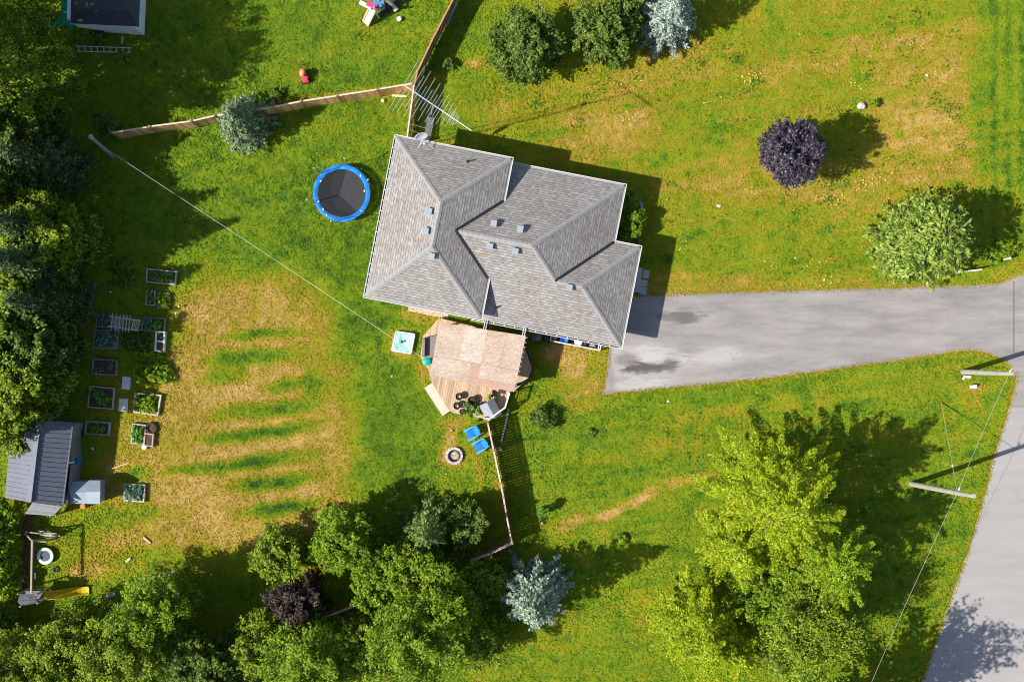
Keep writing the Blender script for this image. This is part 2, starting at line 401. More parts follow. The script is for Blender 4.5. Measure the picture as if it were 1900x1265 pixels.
# ---------------------------------------------------------------- driveway, road
def stain(t, pos, px, py, rx, ry, nfac, lo=.35, hi=1.0, ang=0):
    c = P(px, py)
    mp = N(t, 'ShaderNodeMapping', vector_type='TEXTURE'); mp.inputs['Location'].default_value = (c.x, c.y, 0); mp.inputs['Rotation'].default_value = (0, 0, R(ang))
    mp.inputs['Scale'].default_value = (rx / SC, ry / SC, 1); t.links.new(pos, mp.inputs[0])
    ln_ = N(t, 'ShaderNodeVectorMath', operation='LENGTH'); t.links.new(mp.outputs[0], ln_.inputs[0])
    v = math_n(t, 'ADD', ln_.outputs['Value'], math_n(t, 'MULTIPLY', math_n(t, 'SUBTRACT', nfac, .5), 2.4))
    mr = N(t, 'ShaderNodeMapRange', interpolation_type='SMOOTHSTEP'); t.links.new(v, mr.inputs[0])
    mr.inputs[1].default_value = hi; mr.inputs[2].default_value = lo; mr.inputs[3].default_value = 0; mr.inputs[4].default_value = 1
    return mr.outputs[0]
def asphalt(name, base, light, stains, streak):
    m, t, b = newmat(name)
    g = N(t, 'ShaderNodeNewGeometry'); pos = g.outputs['Position']
    mp = N(t, 'ShaderNodeMapping'); mp.inputs['Rotation'].default_value = (0, 0, R(streak[0])); mp.inputs['Scale'].default_value = streak[1]; t.links.new(pos, mp.inputs[0])
    n1 = N(t, 'ShaderNodeTexNoise', Scale=.6, Detail=6.0, Roughness=.6); t.links.new(mp.outputs[0], n1.inputs[0])
    n2 = N(t, 'ShaderNodeTexNoise', Scale=1.6, Detail=8.0, Roughness=.74, Distortion=.6); t.links.new(mp.outputs[0], n2.inputs[0])
    n3 = N(t, 'ShaderNodeTexNoise', Scale=45.0, Detail=3.0); t.links.new(pos, n3.inputs[0])
    col = ramp(t, math_n(t, 'ADD', math_n(t, 'MULTIPLY', n1.outputs[0], .6), math_n(t, 'MULTIPLY', n2.outputs[0], .4)), [(.36, base), (.64, light)]).outputs[0]
    for (px, py, rx, ry, an, c, amt, nf) in stains:
        col = mixc(t, math_n(t, 'MULTIPLY', stain(t, pos, px, py, rx, ry, (n2 if nf else n1).outputs[0], ang=an), amt), col, c)
    n4 = N(t, 'ShaderNodeTexNoise', Scale=.8, Detail=5.0); t.links.new(pos, n4.inputs[0])
    wp = N(t, 'ShaderNodeVectorMath', operation='ADD'); t.links.new(pos, wp.inputs[0]); t.links.new(n4.outputs['Color'], wp.inputs[1])
    vo = N(t, 'ShaderNodeTexVoronoi', feature='DISTANCE_TO_EDGE', Scale=.23); t.links.new(wp.outputs[0], vo.inputs['Vector'])
    ck = math_n(t, 'MULTIPLY', math_n(t, 'LESS_THAN', vo.outputs['Distance'], .005), math_n(t, 'GREATER_THAN', n4.outputs[0], .5))
    col = mixc(t, math_n(t, 'MULTIPLY', ck, .16), col, (.09, .085, .08))
    v = math_n(t, 'MULTIPLY_ADD', n3.outputs[0], .7); t.nodes[-1].inputs[2].default_value = .65
    col = mixc(t, 1.0, col, v, 'MULTIPLY')
    t.links.new(col, b.inputs['Base Color']); b.inputs['Roughness'].default_value = .9; b.inputs['Specular IOR Level'].default_value = .2
    bp = N(t, 'ShaderNodeBump', Strength=.35, Distance=.02); t.links.new(n3.outputs[0], bp.inputs['Height']); t.links.new(bp.outputs[0], b.inputs['Normal'])
    return m
def rough_edge(poly, step=9, amp=1.6, seed=1):
    out = []; rr = random.Random(seed)
    for i in range(len(poly)):
        (x1, y1), (x2, y2) = poly[i], poly[(i + 1) % len(poly)]
        L_ = math.hypot(x2 - x1, y2 - y1); k = max(1, int(L_ / step)) if L_ < 260 else 1
        for j in range(k):
            t = j / k; a_ = rr.uniform(-amp, amp) if j else 0
            out.append((x1 + (x2 - x1) * t - (y2 - y1) / L_ * a_, y1 + (y2 - y1) * t + (x2 - x1) / L_ * a_))
    return [P(*p) for p in out]
dark = (.085, .075, .075); pale = (.47, .44, .425)
DR = [(1200, 672, 95, 45, 4, pale, .75, 1), (1330, 660, 70, 26, 6, pale, .5, 1), (1195, 712, 80, 14, 4, pale, .5, 1), (1165, 668, 34, 20, 0, (.15, .12, .11), .7, 1), (1205, 683, 66, 17, 2, dark, .95, 1), (1243, 676, 22, 18, 0, (.10, .095, .1), .8, 1), (1266, 586, 54, 17, 2, (.12, .112, .108), .9, 1), (1238, 590, 26, 10, 0, (.16, .15, .15), .8, 1),
      (1132, 690, 9, 60, 5, (.22, .20, .19), .6, 1), (1520, 568, 60, 3.5, 2, (.2, .19, .19), .5, 0), (1460, 610, 130, 3.5, -1, (.21, .2, .2), .45, 0), (1600, 640, 120, 12, 10, (.27, .255, .25), .4, 0)]
struct('driveway', MB().prism(rough_edge(DRIVE), -.08, .024), asphalt('driveway_asphalt', (.205, .188, .18), (.335, .309, .296), DR, (8, (.35, 1.6, 1))))
struct('road', MB().prism(rough_edge(ROAD, seed=2), -.1, .018), asphalt('road_asphalt', (.295, .277, .267), (.36, .338, .326), [(1790, 1180, 26, 300, 18, (.36, .345, .335), .5, 0), (1905, 560, 200, 200, 0, (.32, .3, .295), .5, 0)], (-72, (.25, 1.5, 1))))
seam = MB(); seam.bar(P(1881, 522, .03), P(1881, 655, .03), .06, .012); struct('road_seam', seam, mat('joint_tar', (.16, .155, .15)))

# ---------------------------------------------------------------- house
def shingle(name, c1, c2, mortar):
    m, t, b = newmat(name)
    uv = N(t, 'ShaderNodeUVMap'); uv.uv_map = 'UVMap'
    br = N(t, 'ShaderNodeTexBrick', Scale=1.0); br.offset = .37; br.squash = 1.0
    br.inputs['Color1'].default_value = (*c1, 1); br.inputs['Color2'].default_value = (*c2, 1); br.inputs['Mortar'].default_value = (*mortar, 1)
    br.inputs['Brick Width'].default_value = .31; br.inputs['Row Height'].default_value = .165; br.inputs['Mortar Size'].default_value = .005; br.inputs['Bias'].default_value = .1
    br.inputs['Mortar Smooth'].default_value = .4
    t.links.new(uv.outputs[0], br.inputs['Vector'])
    mp = N(t, 'ShaderNodeMapping'); mp.inputs['Scale'].default_value = (3.4, 6.06, 1); t.links.new(uv.outputs[0], mp.inputs[0])
    n0 = N(t, 'ShaderNodeTexNoise', Scale=1.0, Detail=1.0); t.links.new(mp.outputs[0], n0.inputs[0])
    n1 = N(t, 'ShaderNodeTexNoise', Scale=.45, Detail=4.0); t.links.new(uv.outputs[0], n1.inputs[0])
    n2 = N(t, 'ShaderNodeTexNoise', Scale=40.0, Detail=2.0); t.links.new(uv.outputs[0], n2.inputs[0])
    sp = N(t, 'ShaderNodeSeparateXYZ'); t.links.new(uv.outputs[0], sp.inputs[0])
    fr = math_n(t, 'FRACT', math_n(t, 'DIVIDE', sp.outputs[1], .165)); ln = math_n(t, 'LESS_THAN', fr, .22)
    wn = N(t, 'ShaderNodeTexNoise', Scale=7.0, Detail=2.0); t.links.new(uv.outputs[0], wn.inputs[0])
    col = mixc(t, math_n(t, 'MULTIPLY', ln, math_n(t, 'MULTIPLY_ADD', wn.outputs[0], .6)), br.outputs['Color'], mortar)
    col = mixc(t, 1.0, col, ramp(t, n0.outputs[0], [(.3, (.80, .785, .77)), (.7, (1.2, 1.2, 1.19))]).outputs[0], 'MULTIPLY')
    col = mixc(t, 1.0, col, ramp(t, n1.outputs[0], [(.3, (.88, .83, .80)), (.7, (1.06, 1.06, 1.05))]).outputs[0], 'MULTIPLY')
    col = mixc(t, .6, col, n2.outputs[0], 'SOFT_LIGHT')
    t.links.new(col, b.inputs['Base Color']); b.inputs['Roughness'].default_value = .92; b.inputs['Specular IOR Level'].default_value = .15
    bp = N(t, 'ShaderNodeBump', Strength=.6, Distance=.02)
    t.links.new(math_n(t, 'SUBTRACT', n0.outputs[0], math_n(t, 'MULTIPLY', ln, .8)), bp.inputs['Height']); t.links.new(bp.outputs[0], b.inputs['Normal'])
    return m
M_SH = shingle('roof_shingle', (.35, .333, .322), (.275, .261, .252), (.165, .156, .15))
M_CAP = mat('ridge_shingle', (.325, .31, .30), (.26, .248, .24), scale=3, fine=9, rough=.9, bump=.2)
M_WHITE = mat('white_metal', (.72, .72, .71), (.62, .62, .61), scale=2, rough=.45, bump=.02)
M_DARK = mat('dark_metal', (.03, .03, .035), (.018, .018, .02), rough=.5, bump=.05)
M_SIDING = mat('vinyl_siding', (.52, .48, .42), (.44, .41, .36), scale=2, stretch=(1, 1, 14), rough=.6)
M_GLASS = mat('window_glass', (.03, .04, .05), (.02, .03, .04), rough=.08, bump=0, spec=.6)
M_VENT = mat('vent_metal', (.42, .48, .51), (.33, .37, .40), rough=.4, bump=.05, metal=.3)
def roof_mesh(name, faces, parent, m, thick=.1, z_off=0):
    """each face: (polygon of (u,d,z), eave direction 'u' or 'd'); courses run along the eave"""
    o0 = origin(parent); vs = []; fs = []; uvs = []
    for poly, ax in faces:
        pts = [Hh(*p) for p in poly]
        nn = Vector((0, 0, 0))
        for i in range(len(pts)): nn += pts[i].cross(pts[(i + 1) % len(pts)])
        if nn.z < 0: pts.reverse(); poly = poly[::-1]
        b = len(vs); vs += [tuple(p - o0) for p in pts]; fs.append(tuple(range(b, b + len(pts))))
        for (u, d, z) in poly: uvs.append((u, d * 1.118) if ax == 'u' else (d, u * 1.118))
        low = len(vs); vs += [tuple(p - o0 - Vector((0, 0, thick))) for p in pts]; k = len(pts)
        fs.append(tuple(range(low, low + k))[::-1]); uvs += [(0, 0)] * k
        for i in range(k): fs.append((b + i, low + i, low + (i + 1) % k, b + (i + 1) % k)); uvs += [(0, 0)] * 4
    me = bpy.data.meshes.new(name); me.from_pydata(vs, [], fs)
    ul = me.uv_layers.new(name='UVMap')
    for i, q in enumerate(uvs): ul.data[i].uv = q
    return link(name, me, m, parent)
house = thing('house', 'large bungalow with grey hipped shingle roof and white gutters beside the driveway', 'house', Hh(7, 5))
e1, e2 = 3.85, 2.64; r1 = e1 + 3.41 / 2; r2 = e2 + 4.71 / 2; r3 = e2 + 1.5
LW = 6.82; LD = 9.43
upper = [([(0, 0, e1), (0, LD, e1), (3.41, LD - 3.41, r1), (3.41, 3.41, r1)], 'd'), ([(0, 0, e1), (3.41, 3.41, r1), (LW, 0, e1)], 'u'),
         ([(0, LD, e1), (LW, LD, e1), (3.41, LD - 3.41, r1)], 'u'), ([(LW, 0, e1), (3.41, 3.41, r1), (3.41, LD - 3.41, r1), (LW, LD, e1)], 'd')]
n0_, s0_ = .08, 9.5
lower = [([(6.3, n0_, e2), (13.7, n0_, e2), (8.99, 4.79, r2), (4.53, 4.79, r2), (6.3, 3.02, 4.11)], 'u'),
         ([(6.3, s0_, e2), (15.3, s0_, e2), (12.3, 6.5, r3), (10.7, 6.5, r3), (8.99, 4.79, r2), (4.53, 4.79, r2), (6.3, 6.56, 4.11)], 'u'),
         ([(13.7, n0_, e2), (13.7, 3.5, e2), (10.7, 6.5, r3), (8.99, 4.79, r2)], 'd'),
         ([(13.7, 3.5, e2), (15.3, 3.5, e2), (12.3, 6.5, r3), (10.7, 6.5, r3)], 'u'),
         ([(15.3, 3.5, e2), (15.3, s0_, e2), (12.3, 6.5, r3)], 'd')]
rf1 = roof_mesh('roof', upper, house, M_SH); rf1['label'] = 'higher hipped roof of the west wing'
rf2 = roof_mesh('roof', lower, house, M_SH); rf2['label'] = 'lower hipped roof over the east wing and garage'
def cap(mb, a, b, w=.15):
    """a folded strip of shingle along a hip or ridge, made of short overlapping tabs"""
    a = Hh(*a); b = Hh(*b); L_ = (b - a).length; k = max(2, int(L_ / .3)); d = (b - a) / L_; s_ = d.cross(Vector((0, 0, 1))).normalized()
    drop = .5 if abs(d.z) < .02 else .35
    for i in range(k):
        p = a + d * (L_ * i / k); q = a + d * (L_ * (i + 1) / k + .04)
        lift = Vector((0, 0, .03)); lo = Vector((0, 0, .018))
        for sg in (-1, 1):
            off = s_ * sg * w - Vector((0, 0, w * drop))
            mb.face([p + lo, q + lift, q + off + lift, p + off + lo], thick=.012)
mb = MB()
cap(mb, (3.41, LD - 3.41, r1), (3.41, 3.41, r1))
for a_, b_ in (((0, 0, e1), (3.41, 3.41, r1)), ((LW, 0, e1), (3.41, 3.41, r1)), ((0, LD, e1), (3.41, LD - 3.41, r1)), ((LW, LD, e1), (3.41, LD - 3.41, r1))): cap(mb, a_, b_)
mb.build('ridge_cap', M_CAP, rf1)
mb = MB(); cap(mb, (4.53, 4.79, r2), (8.99, 4.79, r2)); cap(mb, (13.7, n0_, e2), (8.99, 4.79, r2)); cap(mb, (8.99, 4.79, r2), (10.7, 6.5, r3)); cap(mb, (10.7, 6.5, r3), (12.3, 6.5, r3))
cap(mb, (15.3, 3.5, e2), (12.3, 6.5, r3)); cap(mb, (15.3, s0_, e2), (12.3, 6.5, r3)); mb.build('ridge_cap', M_CAP, rf2)
for a_, b_ in (((LW, 2.5, e1), (4.53, 4.79, r2)), ((4.53, 4.79, r2), (LW, 7.08, e1)), ((13.7, 3.5, e2), (10.7, 6.5, r3))):
    mb = MB(); mb.bar(Hh(*a_) + Vector((0, 0, .05)), Hh(*b_) + Vector((0, 0, .03)), .16, .03); mb.build('valley_flashing', M_DARK, house)
def gutter(pts, z, name='gutter', hang=True, cen=(10, 6.5)):
    """open trough: outer lip, floor and hangers"""
    w = MB(); g = MB(); cv = MB()
    for (u1, d1), (u2, d2) in zip(pts[:-1], pts[1:]):
        a = Hh(u1, d1, z); b = Hh(u2, d2, z); dr = (b - a).normalized(); o_ = Vector((dr.y, -dr.x, 0))
        c_ = Hh(*cen, z)
        if (a + o_ - c_).length < (a - o_ - c_).length: o_ = -o_
        up = Vector((0, 0, 1))
        a2 = a - dr * .0; b2 = b + dr * .0
        w.bar(a2 + o_ * .125 - up * .05 - dr * .12, b2 + o_ * .125 - up * .05 + dr * .12, .036, .11)
        if hang: w.bar(a2 + o_ * .01 - up * .10, b2 + o_ * .01 - up * .10, .03, .15)
        else: cv.bar(a2 + o_ * .05 - up * .045, b2 + o_ * .05 - up * .045, .10, .02)
        g.bar(a2 + o_ * .065 - up * .09, b2 + o_ * .065 - up * .09, .09, .02)
        if hang:
            k = int((b - a).length / .62)
            for i in range(k + 1):
                p = a + (b - a) * (i / max(1, k)); w.bar(p + o_ * .02 - up * .004, p + o_ * .12 - up * .004, .05, .01)
    o = w.build(name, M_WHITE, house); g.build('trough', M_DARK, o)
    if cv.v: cv.build('gutter_guard', mat('gutter_guard', (.36, .345, .335), (.28, .27, .26)), o)
    return o
gutter([(0, LD), (0, 0)], e1, cen=(3.4, 4.7)); gutter([(0, 0), (LW, 0)], e1, hang=False, cen=(3.4, 4.7)); gutter([(LW, 0), (LW, 2.5)], e1, hang=False, cen=(3.4, 4.7)); gutter([(LW, 7.1), (LW, LD)], e1, hang=False, cen=(3.4, 4.7)); gutter([(0, LD), (LW, LD)], e1, hang=False, cen=(3.4, 4.7))
gutter([(LW + .05, n0_), (13.7, n0_)], e2, hang=False); gutter([(13.7, n0_), (13.7, 3.5)], e2, hang=False); gutter([(13.7, 3.5), (15.3, 3.5)], e2, hang=False); gutter([(15.3, 3.5), (15.3, s0_)], e2, hang=False); gutter([(6.35, s0_), (15.3, s0_)], e2)
# walls under the eaves
wall = MB()
wall.prism([xy(Hh(u, d)) for u, d in ((.45, .45), (6.4, .45), (6.4, 9.0), (.45, 9.0))], 0, e1 - .08)
wall.prism([xy(Hh(u, d)) for u, d in ((6.4, .55), (13.25, .55), (13.25, 3.95), (14.85, 3.95), (14.85, 9.03), (6.4, 9.03))], 0, e2 - .08)
wl = wall.build('wall', M_SIDING, house)
for (u1, d1), (u2, d2), z in (((.0, 0), (LW, LD), e1), ((6.5, n0_), (13.7, s0_), e2), ((13.7, 3.5), (15.3, s0_), e2)):
    MB().prism([xy(Hh(u, d)) for u, d in ((u1, d1), (u2, d1), (u2, d2), (u1, d2))], z - .125, z - .1).build('soffit', M_WHITE, house)
def wall_fit(u, d, z, w, h, face, name, m, inner=None):
    """frame on a wall face: 's','n' along u; 'e','w' along d"""
    o = {'s': HD, 'n': -HD, 'e': HU, 'w': -HU}[face]; al = HU if face in 'sn' else HD
    c = Hh(u, d, z); f = MB()
    for s_ in (-1, 1): f.bar(c + al * (w / 2 * s_) + o * .03 - Vector((0, 0, h / 2)), c + al * (w / 2 * s_) + o * .03 + Vector((0, 0, h / 2)), .08, .08); f.bar(c + o * .03 + Vector((0, 0, h / 2 * s_)) - al * w / 2, c + o * .03 + Vector((0, 0, h / 2 * s_)) + al * w / 2, .07, .07)
    fo = f.build(name, M_WHITE, house)
    MB().bar(c + o * .015 - al * w / 2, c + o * .015 + al * w / 2, .03, h).build(inner or 'pane', m, fo)
M_DOOR = mat('garage_door_paint', (.62, .60, .56), (.55, .53, .5), stretch=(1, 1, 5), scale=3)
wall_fit(14.85, 6.6, 1.1, 4.2, 2.1, 'e', 'garage_door', M_DOOR, 'door_panel'); wall_fit(13.25, 2.2, 1.5, 1.5, 1.2, 'e', 'window', M_GLASS); wall_fit(14.0, 3.95, 1.05, .9, 2.05, 'n', 'front_door', M_DOOR, 'door_panel')
for u, z, d in ((1.8, 2.6, .45), (4.8, 2.6, .45), (8.8, 1.5, .55), (11.5, 1.5, .55)): wall_fit(u, d, z, 1.2, 1.1, 'n', 'window', M_GLASS)
for d in (2.5, 6.5): wall_fit(.45, d, 2.6, 1.3, 1.1, 'w', 'window', M_GLASS)
wall_fit(8.2, 9.03, 1.15, 1.7, 2.0, 's', 'patio_door', M_GLASS); wall_fit(3.0, 9.0, 2.6, 1.4, 1.1, 's', 'window', M_GLASS); wall_fit(11.6, 9.03, 1.6, 1.2, .9, 's', 'window', M_GLASS)
# roof vents sit on the slopes
def roof_z(px, py):
    for z in (5.2, 4.9, 4.6, 4.3, 4.0, 3.7, 3.4): pass
VENTS = [(796, 393, 1), (790, 429, 1), (801, 476, 1), (916, 416, 2), (965, 426, 2), (909, 458, 2), (956, 467, 2), (1056, 534, 2)]
def to_ud(p):
    q = Vector(p) - HO; return q.x * HU.x + q.y * HU.y, q.x * HD.x + q.y * HD.y
def on_roof(px, py, wing):
    z = 4.5
    for _ in range(8):
        u, d = to_ud(P(px, py, z))
        z = e1 + .5 * min(u, LW - u, d, LD - d) if wing == 1 else e2 + .5 * max(min(d - n0_, s0_ - d, 13.7 - u), min(d - 3.5, s0_ - d, 15.3 - u))
    return P(px, py, z), u, d
for px, py, wg in VENTS:
    p, u, d = on_roof(px, py, wg)
    b = MB(); b.box(p + Vector((0, 0, .10)), (.22, .22, .26), -HA); b.box(p + Vector((0, 0, .27)), (.36, .36, .07), -HA)
    v = b.build('roof_vent', M_VENT, rf1 if wg == 1 else rf2)
for px, py, wg in ((868, 300, 1), (921, 570, 2)):
    p, u, d = on_roof(px, py, wg)
    MB().lathe(p, [(.10, -.15), (.09, .02), (.055, .08), (.05, .36), (.04, .36)], 10).build('vent_pipe', M_DARK, rf1 if wg == 1 else rf2)
for u, d, z0 in ((15.25, 3.6, e2), (6.75, 9.45, e1), (11.9, .06, e2)):
    MB().tube([Hh(u, d, z0 - .12), Hh(u - .25, d + (.25 if d < 5 else -.3), z0 - .5), Hh(u - .3, d + (.35 if d < 5 else -.35), .15), Hh(u + .1, d + (.0 if d < 5 else .15), .06)], .045, 6).build('downspout', M_WHITE, house)
# front walk slabs in the corner of house and drive
M_CONC = mat('concrete', (.45, .44, .42), (.36, .35, .34), scale=3, rough=.85, fine=30)
MB().prism([P(1181, 497), P(1192, 497), P(1187, 543), P(1174, 541)], -.05, .16).solo('front_step', M_CONC, 'long grey concrete step against the garage wall beside the drive', 'step')
for q, w in (([(1194, 500), (1205, 502), (1204, 517), (1192, 516)], 'rounded grey paving slab nearest the shrub bed beside the front step'), ([(1190, 519), (1202, 520), (1200, 532), (1188, 530)], 'square grey paving slab in the middle of three beside the front step'), ([(1187, 532), (1200, 533), (1199, 547), (1185, 545)], 'square grey paving slab beside the front step, touching the driveway')):
    MB().prism([P(*k) for k in q], -.05, .05).solo('paving_slab', M_CONC, w, 'paving slab', 'slabs by the front step')
# paving strip south of the house
struct('walkway', MB().prism([P(758, 566), P(832, 580), (P(832, 592)), P(757, 577)], -.06, .03), mat('walk_paving', (.55, .42, .30), (.45, .33, .23), scale=5))

# ---------------------------------------------------------------- antenna tower and dish
M_ALU = mat('aluminium', (.72, .73, .75), (.6, .61, .63), rough=.35, bump=.02, metal=.2)
M_GALV = mat('galvanised_steel', (.36, .36, .37), (.28, .28, .28), rough=.5, bump=.05, metal=.2)
ab = P(791, 266); ab.z = 0
ant = thing('antenna_tower', 'tall lattice tower with a long television aerial at the house corner', 'antenna', ab)
TZ = 9.2; tp_ = P(799, 216, TZ); mt = P(804, 195, 12.3)
b = MB(); legs = []
for k in range(3):
    a_ = R(90 + 120 * k); o_ = Vector((.21 * math.cos(a_), .21 * math.sin(a_), 0)); legs.append(o_); b.tube([ab + o_, tp_ + o_], .014, 6)
nz_ = 13
for i in range(nz_):
    f0, f1 = i / nz_, (i + 1) / nz_
    for k in range(3):
        b.tube([ab.lerp(tp_, f0) + legs[k], ab.lerp(tp_, f1) + legs[(k + 1) % 3]], .007, 4, caps=False); b.tube([ab.lerp(tp_, f1) + legs[k], ab.lerp(tp_, f1) + legs[(k + 1) % 3]], .010, 4, caps=False)
lat = b.build('lattice', M_GALV, ant)
MB().tube([ab.lerp(tp_, .93), mt + Vector((0, 0, .1))], .032, 8).build('mast', M_GALV, ant)
MB().lathe(ab.lerp(tp_, 1.0) + Vector((0, 0, .15)), [(.09, 0), (.11, .05), (.11, .25), (.06, .3)], 12).build('rotor', M_DARK, ant)
bz = mt.z
B0, B1 = P(749, 158, bz), P(875, 243, bz)
bd = (B1 - B0).normalized(); bp_ = Vector((-bd.y, bd.x, 0))
b = MB(); b.bar(B0, B1, .04, .04); b.bar(B0.lerp(B1, .54) + Vector((0, 0, .07)), B0.lerp(B1, .74) + Vector((0, 0, .07)), .035, .035); b.build('boom', M_ALU, ant)
els = [(.0, 1.5, .16), (.05, 1.45, 0), (.105, 1.4, 0), (.16, .95, 0), (.20, 1.35, 0), (.25, .6, 0), (.29, 1.2, 0), (.335, .6, 0), (.375, 1.12, 0), (.42, .55, 0), (.455, .98, 0), (.50, .5, 0), (.535, .88, 0), (.585, .75, 0), (.64, .66, 0), (.70, .55, 0),
       (.665, .3, 0), (.69, .3, 0), (.715, .34, 0), (.74, .34, 0), (.765, .3, 0), (.79, .22, 0)]
for f, L_, sw in els:
    c = B0.lerp(B1, f); e = MB(); tilt = bd * (-.18 * L_)
    e.tube([c + bp_ * L_ + tilt * .3 + Vector((0, 0, .03)), c + Vector((0, 0, .03)), c - bp_ * L_ - tilt * .3 + Vector((0, 0, .03))], .0075, 5); e.build('element', M_ALU, ant)
for z0 in (2.6, 5.2):
    MB().tube([ab.lerp(tp_, z0 / TZ), P(757, 250 - z0 * 4, 1.7)], .012, 4).build('stay_wire', M_GALV, ant)
p, u, d = on_roof(790, 268, 1)
dish = thing('satellite_dish', 'pale oval satellite dish on tripod legs at the north eave', 'satellite dish', p)
b = MB(); top = p + Vector((-.1, .28, .72))
for q in ((777, 274), (804, 275), (797, 262)):
    g_, *_ = on_roof(*q, 1); b.tube([g_, top - Vector((0, 0, .1))], .022, 6)
b.build('tripod', M_ALU, dish)
MB().tube([p + Vector((0, 0, 0)), top], .03, 8).build('mast', M_ALU, dish)
b = MB(); nd = Vector((.30, -.86, .40)).normalized(); xa = nd.cross(Vector((0, 0, 1))).normalized(); ya = nd.cross(xa)
c0 = top + Vector((-.1, .05, .2)); rings = 5; nn_ = 24; vs = [c0]; fs = []
for i in range(1, rings + 1):
    for j in range(nn_):
        a_ = 2 * math.pi * j / nn_; r_ = .42 * i / rings; vs.append(c0 + xa * r_ * math.cos(a_) + ya * .86 * r_ * math.sin(a_) + nd * (.45 * r_ * r_))
for j in range(nn_): fs.append((0, 1 + j, 1 + (j + 1) % nn_))
for i in range(rings - 1):
    for j in range(nn_): fs.append((1 + i * nn_ + j, 1 + (i + 1) * nn_ + j, 1 + (i + 1) * nn_ + (j + 1) % nn_, 1 + i * nn_ + (j + 1) % nn_))
b.add(vs, fs); do = b.build('reflector', mat('dish_paint', (.62, .62, .62), (.54, .54, .54), rough=.5), dish, True)
sm_ = do.modifiers.new('solid', 'SOLIDIFY'); sm_.thickness = .02
b = MB(); b.tube([c0 - ya * -.4, c0 + nd * .52 + ya * .12], .018, 6); b.box(c0 + nd * .52 + ya * .1, (.1, .1, .14)); b.build('receiver_arm', M_ALU, dish)

# ---------------------------------------------------------------- fences
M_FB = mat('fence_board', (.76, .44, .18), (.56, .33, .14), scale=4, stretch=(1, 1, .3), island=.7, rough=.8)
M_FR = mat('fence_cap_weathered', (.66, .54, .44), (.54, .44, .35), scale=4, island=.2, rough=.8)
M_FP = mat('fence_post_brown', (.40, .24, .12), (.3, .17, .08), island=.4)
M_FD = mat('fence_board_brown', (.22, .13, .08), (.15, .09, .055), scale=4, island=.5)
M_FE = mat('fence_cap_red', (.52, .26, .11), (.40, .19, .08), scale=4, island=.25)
def fence(label, pts, h, mb_=None, mc=None, gap=.02, step=2.35, side=1, capw=.09):
    pts = [Vector((p[0], p[1], 0)) for p in pts]
    root = thing('wooden_fence', label, 'fence', pts[0], 'board fences around the back garden')
    mb_ = mb_ or M_FB; mc = mc or M_FR
    for i, (a, b_) in enumerate(zip(pts[:-1], pts[1:])):
        L_ = (b_ - a).length; d = (b_ - a) / L_; k = max(1, round(L_ / step)); q = Vector((-d.y, d.x, 0)) * side
        for j in range(k):
            s0 = a + d * (L_ * j / k); s1 = a + d * (L_ * (j + 1) / k); w = (s1 - s0).length
            pn = MB(); nb = max(2, int((w - .1) / .15)); bw = (w - .1) / nb
            zj = rnd.uniform(-.03, .03)
            for m_ in range(nb):
                c = s0 + d * (.05 + bw * (m_ + .5)); pn.box(c + q * .0 + Vector((0, 0, (h - .1) / 2 + .03)), (bw - gap, .022, h - .16 + rnd.uniform(-.01, .01)), math.atan2(d.y, d.x))
            po = pn.build('panel', mb_, root)
            rl = MB()
            for z in (.35, h - .35): rl.bar(s0 + d * .05 - q * .035 + Vector((0, 0, z)), s1 - d * .05 - q * .035 + Vector((0, 0, z)), .04, .09)
            rl.build('rail', M_FP, root)
            MB().bar(s0 + d * .02 + Vector((0, 0, h - .02 + zj)), s1 - d * .02 + Vector((0, 0, h - .02 - zj)), capw, .04).build('cap_rail', mc, root)
        for j in range(k + (1 if i == len(pts) - 2 else 0)):
            s0 = a + d * (L_ * j / k); pb = MB(); pb.box(s0 + Vector((0, 0, (h + .08) / 2 - .02)), (.1, .1, h + .08), math.atan2(d.y, d.x)); pb.box(s0 + Vector((0, 0, h + .075)), (.13, .13, .03), math.atan2(d.y, d.x)); pb.build('post', M_FP, root)
    return root
FH = 1.85
fence('orange brown board fence with pale cap running west from the antenna', [P(x, y, FH) for x, y in ((766, 155), (700, 166), (625, 178), (558, 188), (506, 199), (398, 215), (354, 225), (277, 235), (207, 246.6))], FH)
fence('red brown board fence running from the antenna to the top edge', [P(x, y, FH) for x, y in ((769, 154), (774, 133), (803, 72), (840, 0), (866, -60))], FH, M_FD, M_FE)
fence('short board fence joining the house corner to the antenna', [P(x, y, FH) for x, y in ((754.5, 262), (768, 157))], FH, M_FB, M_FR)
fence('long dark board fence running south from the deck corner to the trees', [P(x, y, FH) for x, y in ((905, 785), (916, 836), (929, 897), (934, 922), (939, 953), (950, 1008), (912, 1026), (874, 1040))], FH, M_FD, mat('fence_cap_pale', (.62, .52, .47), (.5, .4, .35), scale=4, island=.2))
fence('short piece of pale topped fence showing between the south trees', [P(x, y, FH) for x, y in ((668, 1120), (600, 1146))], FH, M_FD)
MB().bar(P(848, 4, 1.3), P(829, 48, .1), .12, .03).solo('leaning_board', mat('grey_board', (.42, .42, .44), (.34, .34, .36)), 'long grey board leaning on the red brown fence at the top edge', 'board')
b = MB(); b.bar(P(727, 177.5, .06), P(754, 179, .06), .13, .04); b.solo('timber_offcut', mat('pale_lumber', (.70, .55, .34), (.58, .44, .26)), 'pale timber plank lying at the fence foot under the aerial', 'plank')

